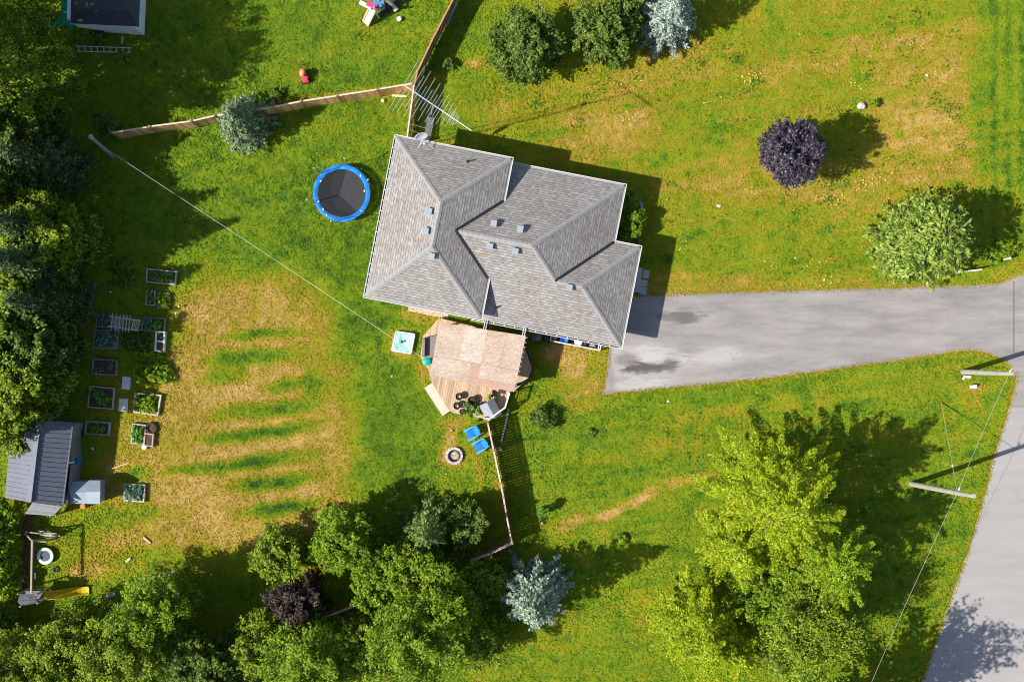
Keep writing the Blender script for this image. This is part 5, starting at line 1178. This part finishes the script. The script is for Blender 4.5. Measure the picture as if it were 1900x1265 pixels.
b = MB(); b.face([P(74, 984, .55), P(108, 990, .5), P(104, 998, .3), P(74, 992, .4)], thick=.03); b.build('tarp', mat('white_sheet', (.55, .58, .62), (.25, .25, .27), scale=3, rough=.4), fr)

# ---------------------------------------------------------------- top edge: neighbour's shed, ladder, toys
ns = thing('white_shed', 'white sided shed with a dark roof at the top left edge', 'shed', P(215, 25)); hh = 2.5
M_NR = shingle('dark_shingle', (.05, .053, .065), (.035, .038, .05), (.02, .02, .025))
w4 = [P(x, y) for x, y in ((276, -100), (268, 66), (153, 57), (160, -100))]
MB().prism([xy(v) for v in w4], 0, hh - .02).build('wall', mat('white_siding', (.88, .89, .92), (.80, .81, .84), stretch=(1, 1, 9), scale=2, rough=.5), ns)
r4 = [P(x, y, hh) for x, y in ((264, -110), (258, 50), (131, 44), (133, -110))]; ap, ap2 = P(238, 18, hh + .75), P(232, -100, hh + .75)
rf = MB(); ap, apw = P(236, 20, 3.15), P(160, 16, 3.15); 
rmesh = MB(); rmesh.face([r4[0], r4[1], ap, P(241, -100, 3.15)], thick=.06); rmesh.face([r4[1], r4[2], apw, ap], thick=.06); rmesh.face([r4[2], r4[3], P(160, -100, 3.15), apw], thick=.06); rmesh.face([P(241, -100, 3.15), ap, apw, P(160, -100, 3.15)], thick=.06)
ro_ = rmesh.build('roof', mat('dark_shingle_top', (.060, .064, .078), (.036, .038, .048), scale=3, rough=.7, bump=.4, fine=16), ns)
b = MB(); b.bar(r4[1] + Vector((0, 0, -.05)), r4[2] + Vector((0, 0, -.05)), .05, .1); b.bar(r4[0] + Vector((0, 0, -.05)), r4[1] + Vector((0, 0, -.05)), .05, .1); b.build('fascia', mat('blue_white_trim', (.62, .66, .78), (.5, .54, .68)), ns)
b = MB()
for x, y in ((149, 38), (232, 35), (160, 5), (200, 24)): b.blob(P(x, y, 2.75), (.14, .08, .03), int(x))
b.build('debris', mat('leaf_litter', (.45, .42, .36), (.25, .24, .2)), ns)
b = MB()
rr_ = random.Random(5)
nn_ = 8; vs = []; cols_ = [[(118, -6), (133, -6)], [(117, 10), (131, 8)], [(114, 22), (129, 20)], [(113, 34), (127, 32)], [(104, 42), (128, 46)], [(98, 52), (140, 58)]]
def ribbon(pts, w, z0, k):
    out = []
    for i, (x, y) in enumerate(pts):
        for j in range(6):
            t_ = j / 5 - .5; out.append(P(x + w * t_ * (1 + .4 * math.sin(i * 2.1 + k)), y + 3 * math.sin(j * 2 + i), z0[i] + .14 * math.sin(j * 2.3 + i * 1.7 + k)))
    fs = [(i * 6 + j, i * 6 + j + 1, (i + 1) * 6 + j + 1, (i + 1) * 6 + j) for i in range(len(pts) - 1) for j in range(5)]
    b.add(out, fs)
ribbon([(126, -8), (124, 6), (122, 18), (119, 28), (114, 38), (106, 48), (101, 52)], 15, [2.4, 2.3, 2.2, 1.9, 1.4, .6, .2], 0); ribbon([(119, 30), (124, 38), (129, 46), (134, 55), (137, 58)], 10, [1.95, 1.7, 1.3, .6, .2], 2)
to = b.solo('green_tarp', mat('green_tarp', (.02, .50, .32), (.015, .34, .22), scale=6, rough=.4, bump=.4), 'crumpled green tarpaulin hanging from the white shed corner', 'tarpaulin', smooth=True)
la = thing('ladder', 'aluminium ladder lying on shaded grass below the white shed', 'ladder', P(192, 91))
b0_, b1_ = P(141, 86, .1), P(244, 89.5, .1); c0_, c1_ = P(143, 95.5, .1), P(243, 98, .1)
for a_, b_ in ((b0_, b1_), (c0_, c1_)): MB().bar(a_, b_, .04, .08).build('rail', M_ALU, la)
for i in range(9): f = .04 + .92 * i / 8; MB().bar(b0_.lerp(b1_, f), c0_.lerp(c1_, f), .04, .04).build('rung', M_ALU, la)
MB().bar(P(228, 68, .3), P(226, 82, .06), .13, .06).solo('downspout_end', mat('grey_spout', (.4, .44, .46)), 'grey downspout outlet between the white shed and the ladder', 'downspout')
pg = thing('play_tower', 'colourful plastic play tower with cream slide at the top edge', 'play tower', P(706, 8)); M_CR = mat('cream_plastic', (.75, .74, .50), (.66, .65, .42), rough=.4, scale=2); M_PK = mat('pink_plastic', (.75, .05, .22), (.62, .04, .18), rough=.4); M_LB = mat('light_blue_plastic', (.20, .38, .58), (.12, .26, .42), rough=.4, scale=4)
def chute(p, q, w, nm, m_):
    b = MB(); d = q - p; s_ = Vector((-d.y, d.x, 0)).normalized(); b.bar(p, q, w, .04)
    for s in (-1, 1): b.bar(p + s_ * s * w / 2 + Vector((0, 0, .06)), q + s_ * s * w / 2 + Vector((0, 0, .06)), .06, .14)
    b.bar(q - s_ * w / 2, q + s_ * w / 2, .1, .08); return b.build(nm, m_, pg)
chute(P(692, 17, 1.2), P(679, 44, .12), .44, 'slide', M_CR)
MB().bar(P(668, 5, 1.1), P(690, 16, 1.25), .22, .24).build('side_wall', mat('cream_white_plastic', (.78, .73, .68), (.7, .64, .58), rough=.4), pg); MB().bar(P(681, 7, 1.3), P(699, 15, 1.3), .28, .2).build('platform', M_PK, pg)
MB().bar(P(694, 18, 1.2), P(704, 35, .05), .09, .06).build('brace', M_CR, pg)
b = MB()
for x in (693, 700, 708): b.bar(P(x, -14, 1.9), P(x + 4, 16, .8), .14, .1)
b.bar(P(690, -8, 1.7), P(712, -2, 1.7), .16, .3); b.bar(P(692, 4, 1.4), P(708, 6, 1.2), .3, .1); b.build('climbing_wall', M_LB, pg)
b = MB()
for x, y in ((688, -12), (712, -12), (694, 14), (706, 12)): b.bar(P(x, y, 0), P(x, y, 1.9), .12, .12, up=(1, 0, 0))
b.build('post', M_LB, pg)
b = MB(); b.bar(P(712, -4, 1.5), P(732, 15, .7), .12, .1); b.bar(P(716, -6, 1.4), P(735, 16, .1), .12, .08); b.box(P(734, 18, .15), (.3, .22, .26), .7); b.build('ramp', mat('pale_pink_plastic', (.72, .58, .52), (.6, .46, .4), rough=.4), pg)
b = MB(); b.prism([P(x, y) for x, y in ((704, 34), (742, 14), (746, -20), (712, -20))], .0, .04); b.solo('play_mat', mat('black_rubber', (.035, .04, .035)), 'dark rubber mat under the play tower', 'mat')
bucket('white_pail', 'white upturned pail on grass beside the play tower', 'pail', 741, 37.5, 0, .14, .24, M_WHITE, M_WHITE)
tcx = thing('toy_car', 'red and orange toy ride on car on the upper lawn', 'toy car', P(566, 144)); Rm = Matrix.Rotation(R(108), 3, 'Z')
def T2(x, y, z): return P(566, 144) + Rm @ Vector((x, y, z))
b = MB(); vs = [T2(x, y, z) for x, y, z in ((-.42, -.2, .1), (.42, -.24, .1), (.42, .24, .1), (-.42, .2, .1), (-.40, -.18, .36), (.36, -.22, .50), (.36, .22, .50), (-.40, .18, .36))]
b.add(vs, [(3, 2, 1, 0), (4, 5, 6, 7), (0, 1, 5, 4), (1, 2, 6, 5), (2, 3, 7, 6), (3, 0, 4, 7)]); b.build('body', mat('red_plastic', (.78, .10, .06), (.66, .07, .05), rough=.35), tcx)
b = MB(); b.blob(T2(.14, 0, .66), (.2, .26, .16), 2, amp=.05); b.build('hood', mat('orange_plastic', (.85, .33, .16), (.75, .26, .12), rough=.4), tcx, True)
MB().box(T2(-.26, 0, .42), (.2, .26, .06), R(108)).build('seat', M_PK, tcx)
for x in (-.3, .3):
    for y in (-.24, .24): MB().tube([T2(x, y - .04, .12), T2(x, y + .04, .12)], .12, 12).build('wheel', M_POT, tcx)
p = P(711, 187.5); MB().blob(p + Vector((0, 0, .1)), (.12, .12, .12), amp=0).solo('white_ball', M_WHITE, 'white ball on grass south of the orange fence', 'ball')

# ---------------------------------------------------------------- poles, wires, roadside
M_POLE = mat('pole_wood', (.46, .43, .36), (.34, .31, .25), scale=4, stretch=(1, 1, .4), rough=.85)
def pole(label, b_, t_, zt, r0=.17, r1=.12):
    a = P(*b_); c = P(*t_, zt); root = thing('utility_pole', label, 'utility pole', a, 'wooden poles along the road')
    MB().tube([a - Vector((0, 0, .3)), a.lerp(c, .5), c], [r0, (r0 + r1) / 2, r1], 12).build('post', M_POLE, root); return root, a, c
u1, ua, uc = pole('wooden utility pole at the driveway mouth with a grey box at its foot', (1787, 690), (1880, 693), 7.3)
MB().box(ua + Vector((.0, -.28, .6)), (.26, .16, .55)).build('meter_box', mat('meter_grey', (.62, .62, .6)), u1); MB().lathe(uc, [(.13, 0), (.14, .02), (.02, .06)], 10).build('pole_cap', M_GALV, u1)
MB().tube([uc + Vector((-.12, .1, -.2)), uc + Vector((-.12, .25, .1))], .04, 6).build('insulator', M_WHITE, u1)
u2, va, vc = pole('wooden utility pole standing in the tree shadow south of the driveway', (1691, 898), (1807, 920), 8.9)
MB().tube([va.lerp(vc, .78) + Vector((0, .16, 0)), va.lerp(vc, .78) + Vector((.05, .34, .05))], .04, 6).build('insulator', M_WHITE, u2)
def wire(name, label, cat, a, c, sag, r=.008, m_=None, tag_=True):
    pts = [a.lerp(c, i / 16) - Vector((0, 0, sag * 4 * (i / 16) * (1 - i / 16))) for i in range(17)]
    return MB().tube(pts, r, 5).solo(name, m_ or M_WIRE, label, cat, loc=a)
M_WIRE = mat('pale_cable', (.50, .50, .47), (.4, .4, .38), rough=.5, bump=0)
w1 = ua.lerp(uc, .93); w2 = va.lerp(vc, .76)
wire('power_line', 'overhead cable strung between the two utility poles', 'cable', w1, w2, .12)
wire('power_line', 'overhead cable leaving the south pole towards the bottom edge', 'cable', w2, P(1560, 1400, 6.8), .25)
gw = thing('guy_wire', 'guy wire with a yellow guard anchored beside the south pole', 'guy wire', P(1747, 747))
g0_, g1_ = P(1747, 746), w2; MB().tube([g0_, g1_], .016, 5).build('cable', M_WIRE, gw); MB().tube([g0_, g0_.lerp(g1_, .24)], .035, 8).build('guard', mat('yellow_guard', (.62, .45, .05), (.5, .34, .04), rough=.4), gw)
MB().lathe(g0_.lerp(g1_, .72) - Vector((0, 0, .06)), [(.03, 0), (.055, .05), (.03, .12)], 8).build('insulator', M_WHITE, gw)
cp = thing('clothesline_post', 'leaning grey post holding the clothesline by the left trees', 'post', P(210, 291)); a, c = P(210, 291), P(168, 254, 3.7)
MB().tube([a, c], [.11, .09], 10).build('post', mat('grey_post', (.34, .33, .33), (.25, .24, .24), scale=4), cp); MB().ring(c - Vector((0, 0, .05)), .11, .03, 14, 6).build('pulley', M_ALU, cp)
M_CL = mat('clothesline_white', (.75, .75, .72), (.65, .65, .62), rough=.5, bump=0)
pts = [a.lerp(c, .62) * (1 - i / 20) + P(784, 664, 1.5) * (i / 20) - Vector((0, 0, .5 * 4 * (i / 20) * (1 - i / 20))) for i in range(21)]
MB().tube(pts, .008, 5).solo('clothesline', M_CL, 'white clothesline stretched from the leaning post to the deck', 'clothesline', loc=pts[0])
MB().box(P(1806, 717, .16), (.34, .2, .3), .1).solo('utility_box', M_WHITE, 'small white box on the grass near the driveway pole', 'box'); MB().blob(P(1788, 702, .08), (.1, .1, .1), amp=.05).solo('white_stone', M_WHITE, 'white stone at the foot of the driveway pole', 'stone')
wf = thing('white_barrier', 'short white rail barrier beside the pale pine at the driveway', 'barrier', P(1798, 502)); q0, q1 = P(1776, 505, .85), P(1821, 500, .85)
for z in (0, -.28, -.52): MB().bar(q0 - Vector((0, 0, -z * -1 if False else -z)), q1 + Vector((0, 0, z)), .06, .2).build('rail', mat('bright_white_paint', (.85, .85, .86), (.8, .8, .82), rough=.4), wf)
for f in (.1, .9): p = q0.lerp(q1, f); MB().bar(Vector((p.x, p.y, 0)), Vector((p.x, p.y, .95)), .09, .09, up=(1, 0, 0)).build('post', mat('bright_white_paint', (.8, .8, .8)), wf)
MB().lathe(P(1863, 481), [(.06, 0), (.06, .8), (.08, .82), (.08, .9), (.02, .94)], 10).solo('marker_post', M_WHITE, 'white marker post by the driveway entrance', 'post')
MB().blob(P(1598, 197, .15), (.22, .24, .2), 4, n=12).solo('boulder', mat('pinkish_stone', (.66, .58, .55), (.52, .44, .42), scale=4, bump=.4), 'pale pink boulder on the front lawn beside a small shrub', 'boulder')
for k, (x, y, r, lb, c_) in enumerate(((1334, 382, .13, 'small white sprinkler head in dry grass', (.7, .68, .64)), (1720, 140, .1, 'tiny white stone on the far right front lawn', (.7, .68, .64)), (1240, 744, .09, 'small white scrap on grass below the driveway', (.75, .75, .75)), (640, 948, .16, 'dark stone on bare earth above the south trees', (.25, .2, .17)), (1006, 970, .09, 'small white stone east of the long fence', (.7, .7, .66)), (838, 798, .1, 'small tan stone between deck and fire pit', (.6, .5, .34)), (727, 698, .07, 'pale pebble on the lawn west of the deck', (.7, .62, .4)), (828, 879, .06, 'pale pebble on the lawn below the fire pit', (.7, .66, .5)), (1118, 100, .0, '', None), (518, 187, .2, 'grey stump beside the orange fence', (.22, .19, .17)))):
    if r: MB().blob(P(x, y, r * .5), (r, r * .85, r * .7), 60 + k).solo('stone', mat('stone_%d' % (k + 1), c_, tuple(v * .7 for v in c_), scale=8), lb, 'stone')
# edging stones and plants in the bed at the house corner
for k, (x, y, a_, lb) in enumerate(((1186, 373, 30, 'first'), (1190, 379, 10, 'second'), (1191, 387, 0, 'third'), (1190, 395, -5, 'lowest'))):
    MB().box(P(x, y, .09), (.17, .26, .2), R(a_)).solo('edging_stone', mat('grey_edging', (.44, .44, .47), (.33, .33, .36), scale=5), {'first': 'tilted grey edging stone at the top of the curved row', 'second': 'grey edging stone just under the tilted one in the curved row', 'third': 'upright grey edging stone near the bottom of the curved row', 'lowest': 'lowest grey edging stone, touching the yellow green shrub'}[lb], 'edging stone', 'edging stones of the corner bed')
for k, (x, y, r, h, m_, lb) in enumerate(((1170, 370, .6, 2.0, L_MID, 'green shrub at the north end of the corner bed'), (1164, 388, .6, 1.8, L_MID, 'green shrub against the east wall beside the edging stones'), (1174, 408, .72, 2.4, L_BRIGHT, 'bright leafy shrub in the middle of the corner bed'), (1158, 415, .55, 1.5, L_MID, 'inner shrub tight against the east wall'), (1172, 430, .6, 2.3, L_BRIGHT, 'leafy shrub above the garage corner'), (1156, 440, .5, 1.2, L_MID, 'low shrub in the angle of garage and house'), (1182, 448, .3, .6, L_MID, 'small shrub at the garage corner'), (1167, 354, .25, .3, L_VEGD, 'pale rosette plant at the north tip of the corner bed'))):
    shrub('shrub', lb, 'shrub', P(x, y), r, h, m_, 'shrubs in the corner bed', 70 + k, .15, 1.6)

# ---------------------------------------------------------------- trees and shrubs
def G(px, py): return P(px, py)
GT = 'trees around the property'
broadleaf('round_tree', 'round dark green tree right of the red brown fence', 'tree', G(972, 105), 4.2, 2.15, L_DARK, GT, 1, 26, .17, 1.3, spread=.8, low=.12, ragged=.3)
broadleaf('round_tree', 'round dark green tree beside the big blue spruce', 'tree', G(1118, 82), 4.2, 2.0, L_DARK, GT, 2, 26, .17, 1.3, spread=.8, low=.12, ragged=.25)
broadleaf('round_tree', 'half hidden dark tree behind the blue spruce at the top edge', 'tree', G(1160, 30), 3.8, 1.4, L_DARK, GT, 3, 16, .17, 1.2, low=.12)
conifer('blue_spruce', 'pale silver blue spruce at the top edge of the front lawn', 'tree', G(1230, 54), 6.4, 2.2, L_BLUE, GT, 14, .34, 13, .24, up=.8, wide=.26, dens=1.7)
conifer('spruce_tree', 'grey green spruce growing through the orange fence', 'tree', G(461, 238), 5.2, 2.25, L_BLUEG, GT, 5, .3, 15, .22, up=.7, wide=.28, dens=1.8, irr=.2)
broadleaf('purple_tree', 'round purple leaved tree alone on the front lawn', 'tree', G(1443, 300), 5.9, 1.85, L_PURPLE, GT, 6, 30, .15, 1.35, spread=.8, low=.22, ragged=.3)
conifer('pine_tree', 'broad pale green pine beside the driveway entrance', 'tree', G(1682, 452), 6.6, 3.2, L_PINE, GT, 7, .28, 24, .32, power=.42, up=.75, droop=-.05, wide=.3)
BG = dict(power=.42, up=1.0, droop=.10, rise0=.06, clear=.2, irr=.5, wide=.30, aspect=.5, branch_w=.32, bark=M_BARKP)
conifer('lime_tree', 'tall feathery yellow green tree, largest south of the driveway', 'tree', G(1408, 912), 10.6, 5.0, L_LIME, GT, 8, .56, 13, .165, dens=3.5, **BG)
conifer('lime_tree', 'rounder green tree at the right foot of the tallest feathery one', 'tree', G(1490, 1010), 8.8, 4.2, L_LIME2, GT, 9, .5, 14, .15, dens=3.3, **BG)
conifer('lime_tree', 'feathery yellow green tree at the bottom edge left of the dark one', 'tree', G(1278, 1142), 8.2, 3.5, L_LIME, GT, 10, .52, 13, .16, dens=3.3, **BG)
conifer('lime_tree', 'feathery yellow green tree half cut by the bottom edge', 'tree', G(1330, 1168), 7.4, 2.9, L_LIME, GT, 110, .5, 13, .16, dens=3.3, **BG)
broadleaf('shade_tree', 'green tree filling the gap between the feathery trees', 'tree', G(1405, 1085), 6.0, 2.6, L_BRIGHT, GT, 112, 24, .15, 1.1, spread=.7, low=.15)
conifer('lime_tree', 'low yellow green tree at the left foot of the tallest feathery one', 'tree', G(1342, 1000), 7.0, 3.0, L_LIME, GT, 111, .5, 12, .16, dens=3.2, **BG)
broadleaf('shade_tree', 'darker green tree at the bottom edge right of the yellow green ones', 'tree', G(1452, 1130), 8.0, 3.4, L_MID, GT, 11, 30, .15, 1.1, spread=.7, low=.15)
broadleaf('shade_tree', 'tree mostly below the bottom edge that shades the road', 'tree', G(1515, 1290), 11.5, 3.6, L_BRIGHT, GT, 12, 26, .24, .6, spread=.6, ragged=.5)
# southern belt
SB = [('broadleaf_tree', 'round light green tree, leftmost beside the brown leaved bush', (540, 1010), 4.6, 1.75, L_MID, 20), ('broadleaf_tree', 'round bright green tree directly above the brown leaved bush', (645, 985), 5.2, 2.1, L_BRIGHT, 21), ('broadleaf_tree', 'small light green tree right of the bright round one', (725, 1035), 4.8, 1.6, L_BRIGHT, 22),
      ('broadleaf_tree', 'dark tree in the corner where the long fence turns west', (862, 964), 3.2, 1.45, L_DARK, 23), ('broadleaf_tree', 'large green tree left of the southern blue spruce', (822, 1086), 6.4, 2.8, L_BRIGHT, 24), ('broadleaf_tree', 'large yellow tinged green tree at the bottom edge left of centre', (790, 1150), 8.5, 3.0, L_BRIGHT, 25),
      ('broadleaf_tree', 'bright green tree at the bottom edge below the brown bush', (606, 1190), 7.4, 2.7, L_BRIGHT, 26), ('broadleaf_tree', 'green tree at the bottom edge left of the bright one', (508, 1170), 5.5, 1.9, L_MID, 27), ('broadleaf_tree', 'green tree low between the bright bottom edge trees', (700, 1185), 5.5, 2.3, L_MID, 28),
      ('broadleaf_tree', 'spreading green tree right of the yellow slide', (322, 1105), 6.0, 2.5, L_BRIGHT, 29), ('broadleaf_tree', 'green tree directly below the yellow slide', (180, 1172), 6.2, 2.3, L_MID, 30), ('broadleaf_tree', 'green tree in the bottom left corner', (62, 1215), 6.6, 2.7, L_MID, 31), ('broadleaf_tree', 'green tree at the bottom edge between slide and shade', (270, 1180), 6.8, 2.8, L_MID, 32), ('broadleaf_tree', 'dark green tree at the bottom edge right of the left corner group', (392, 1205), 5.5, 2.2, L_DARK, 33), ('broadleaf_tree', 'low green tree at the far left edge below the slide', (8, 1150), 2.8, 1.5, L_MID, 34),
      ('broadleaf_tree', 'low bright tree filling the gap right of the brown leaved bush', (706, 1064), 4.2, 1.4, L_BRIGHT, 38), ('broadleaf_tree', 'mid green tree between the tall conifer and the large green tree', (775, 1035), 5.5, 1.6, L_MID, 39), ('broadleaf_tree', 'mid green tree touching the left side of the southern blue spruce', (900, 1062), 3.0, 1.4, L_MID, 43),
      ('broadleaf_tree', 'tree at the bottom edge under the large yellow tinged one', (895, 1158), 4.4, 1.8, L_MID, 35), ('broadleaf_tree', 'second row tree cut by the bottom edge, left of centre', (440, 1240), 6.0, 2.2, L_DARK, 36), ('broadleaf_tree', 'second row tree cut by the bottom edge, far left', (150, 1235), 7.0, 2.6, L_MID, 37)]
for nm, lb, g_, h, r, m_, sd in SB: broadleaf(nm, lb, 'tree', G(*g_), h, r, m_, GT, sd, 26, .145, 1.2, spread=.75, low=.12, ragged=.32)
conifer('spruce_tree', 'tall grey green conifer at the end of the long fence', 'tree', G(800, 970), 6.0, 2.15, L_GREY, GT, 40, .42, 12, .24, up=.6, wide=.28, dens=1.8)
conifer('blue_spruce', 'silver blue spruce among the southern trees', 'tree', G(990, 1086), 9.0, 2.65, L_SILV, GT, 41, .42, 12, .26, up=.75, wide=.26, dens=1.9)
broadleaf('brown_bush', 'dark brown purple leaved bush between green southern trees', 'bush', G(560, 1106), 4.0, 1.8, L_BROWN, GT, 42, 24, .15, 1.1, spread=.8, low=.08)
# western belt
WB = [('b', 'tall broad tree in the top left corner', (40, 50), 12.5, 3.4, L_MID, 50), ('b', 'tall broad tree at the left edge above the leaning post', (62, 185), 13.2, 3.7, L_MID, 51), ('c', 'dark conifer just left of the leaning clothesline post', (118, 318), 8.5, 2.5, L_DSPR, 52), ('c', 'slim dark conifer north of the lit broad tree', (120, 436), 10.3, 2.1, L_DSPR, 53),
      ('b', 'broad tree at the left edge with a sunlit western rim', (135, 455), 7.0, 2.6, L_MID, 54), ('c', 'tall dark conifer behind the sunlit rim tree', (128, 498), 11.5, 2.0, L_DSPR, 55), ('c', 'dark conifer beside the grey timber edging', (128, 566), 9.0, 2.2, L_DSPR, 56), ('b', 'broad dark tree west of the cabbage bed', (108, 640), 6.6, 2.2, L_DARK, 57), ('b', 'broad green tree north west of the metal shed', (80, 715), 6.6, 2.7, L_MID, 58), ('b', 'tree overhanging the north west corner of the metal shed', (50, 775), 6.5, 2.0, L_MID, 59),
      ('b', 'left edge tree between the two tall corner trees', (70, 270), 8.0, 2.5, L_DARK, 60), ('b', 'left edge tree beneath the sunlit rim tree', (70, 560), 7.0, 2.5, L_MID, 61), ('b', 'left edge tree in the middle of the dark belt', (60, 385), 8.0, 2.3, L_DARK, 62), ('b', 'left edge tree beside the broad dark one', (55, 650), 7.0, 2.3, L_MID, 63)]
for kd, lb, g_, h, r, m_, sd in WB:
    if kd == 'b': broadleaf('broadleaf_tree', lb, 'tree', G(*g_), h, r, m_, GT, sd, 30, .19, 1.5, spread=.8, low=.1, ragged=.3)
    else: conifer('conifer_tree', lb, 'tree', G(*g_), h, r, m_, GT, sd, .32, 14, .3, up=.5)
for k, (x, y, r, h, lb) in enumerate(((14, 950, 1.05, 2.6, 'bright green hedge bush below the metal shed'), (14, 992, 1.05, 2.8, 'bright green hedge bush left of the swing beam'), (12, 1036, 1.05, 2.6, 'bright green hedge bush left of the small round trampoline'), (14, 1078, .95, 2.3, 'bright green hedge bush left of the grey play tower'))):
    shrub('hedge_bush', lb, 'bush', G(x, y), r * 1.1, h, L_BRIGHT, 'hedge along the lower left edge', 80 + k, .2, 2.6)
for k, (x, y, r, h, m_, lb, lf) in enumerate(((832, 122, .38, .9, L_DARK, 'small dark bush beside the red brown fence', .12), (1008, 775, .85, 1.3, L_DARK, 'loose leafy bush on the grass east of the covered grill', .13), (1006, 942, .4, 1.8, L_VEG, 'small upright evergreen with a pointed shadow', .12), (1619, 193, .3, .7, L_BRIGHT, 'small bright shrub beside the pink boulder', .1), (1862, 462, .7, .7, L_BRIGHT, 'feathery green shrub by the white marker post', .14), (1842, 478, .5, .5, L_BRIGHT, 'low feathery shrub behind the white barrier', .14), (228, 108, .45, .4, L_BRIGHT, 'patch of bright weeds below the ladder', .14), (158, 62, .6, .7, L_MID, 'leafy plant with pale flowers against the white shed', .16), (185, 70, .5, .5, L_DARK, 'low dark plant along the white shed wall', .15), (205, 235, .8, 1.3, L_DARK, 'loose dark bush at the west end of the orange fence', .2), (515, 178, .5, .5, L_DARK, 'dark weeds around the stump at the orange fence', .15), (1098, 802, .28, .25, L_DARK, 'dark weed clump on the lower right lawn', .14), (1155, 1000, .4, .4, L_BRIGHT, 'bright weed clump in the blue spruce shadow', .16), (117, 912, .3, .6, L_VEG, 'small leafy plant between shed and plastic store', .15))):
    shrub('shrub', lb, 'shrub', G(x, y), r, h, m_, 'scattered shrubs on the lawns', 90 + k, lf, 2.0)

# wildflowers and broad weeds in the turf
g = np.random.default_rng(99)
spots = [(1145, 152, 12), (1180, 145, 8), (1160, 222, 14), (1315, 188, 5), (1390, 150, 24), (1400, 142, 14), (1612, 350, 16), (1610, 340, 8), (1640, 330, 8), (1550, 372, 14), (1515, 520, 14), (1545, 520, 12), (1500, 482, 6), (1425, 490, 10), (1590, 152, 8), (1640, 150, 4), (1270, 470, 6), (1210, 380, 5), (1380, 348, 5), (1700, 90, 4), (1480, 60, 4)]
pp = []
for x, y, k in spots:
    a_ = np.stack([x + g.normal(0, 11, k), y + g.normal(0, 7, k)], 1); pp.append(a_)
pp = np.concatenate(pp); v = np.stack([(pp[:, 0] - 950) / SC, (632.5 - pp[:, 1]) / SC, g.uniform(.05, .12, len(pp))], 1)
o = leaves('wildflowers', v, np.tile([0, 0, 1.], (len(v), 1)) + .3 * g.normal(size=v.shape), g.uniform(.06, .13, len(v)), leafmat('yellow_flower', [(0, (.70, .58, .05)), (.6, (.80, .66, .10)), (1, (.85, .80, .45))], trans=.2), None, 5, .9)
o['kind'] = 'stuff'; o['label'] = 'yellow wildflowers scattered in the front lawn'
ws = [(g.uniform(870, 1800), g.uniform(60, 530)) for _ in range(120)] + [(1400, 150), (1370, 110), (1150, 240), (1060, 240), (1560, 340), (1740, 180), (1350, 240), (1120, 260), (1000, 190), (1540, 370), (1760, 200), (1240, 480), (1660, 40), (1700, 30)] * 3
ws = [w for w in ws if not (680 < w[0] < 1240 and 230 < w[1] < 660)] + [(g.uniform(970, 1700), g.uniform(740, 900)) for _ in range(50)] + [(g.uniform(320, 720), g.uniform(20, 480)) for _ in range(70)]
pts, nr, sz = [], [], []
for x, y in ws:
    k = int(g.integers(6, 26)); s_ = g.uniform(5, 15); q = np.stack([x + g.normal(0, s_, k), y + g.normal(0, s_ * .8, k)], 1)
    pts.append(np.stack([(q[:, 0] - 950) / SC, (632.5 - q[:, 1]) / SC, g.uniform(.02, .06, k)], 1)); nr.append(np.tile([0, 0, 1.], (k, 1)) + .35 * g.normal(size=(k, 3))); sz.append(g.uniform(.08, .2, k))
o = leaves('weeds', np.concatenate(pts), np.concatenate(nr), np.concatenate(sz), leafmat('weed_leaf', [(0, (.03, .10, .006)), (.5, (.06, .16, .008)), (1, (.11, .22, .012))], trans=.2), None, 6, .7)
o['kind'] = 'stuff'; o['label'] = 'broad leaved weeds growing in the lawn'
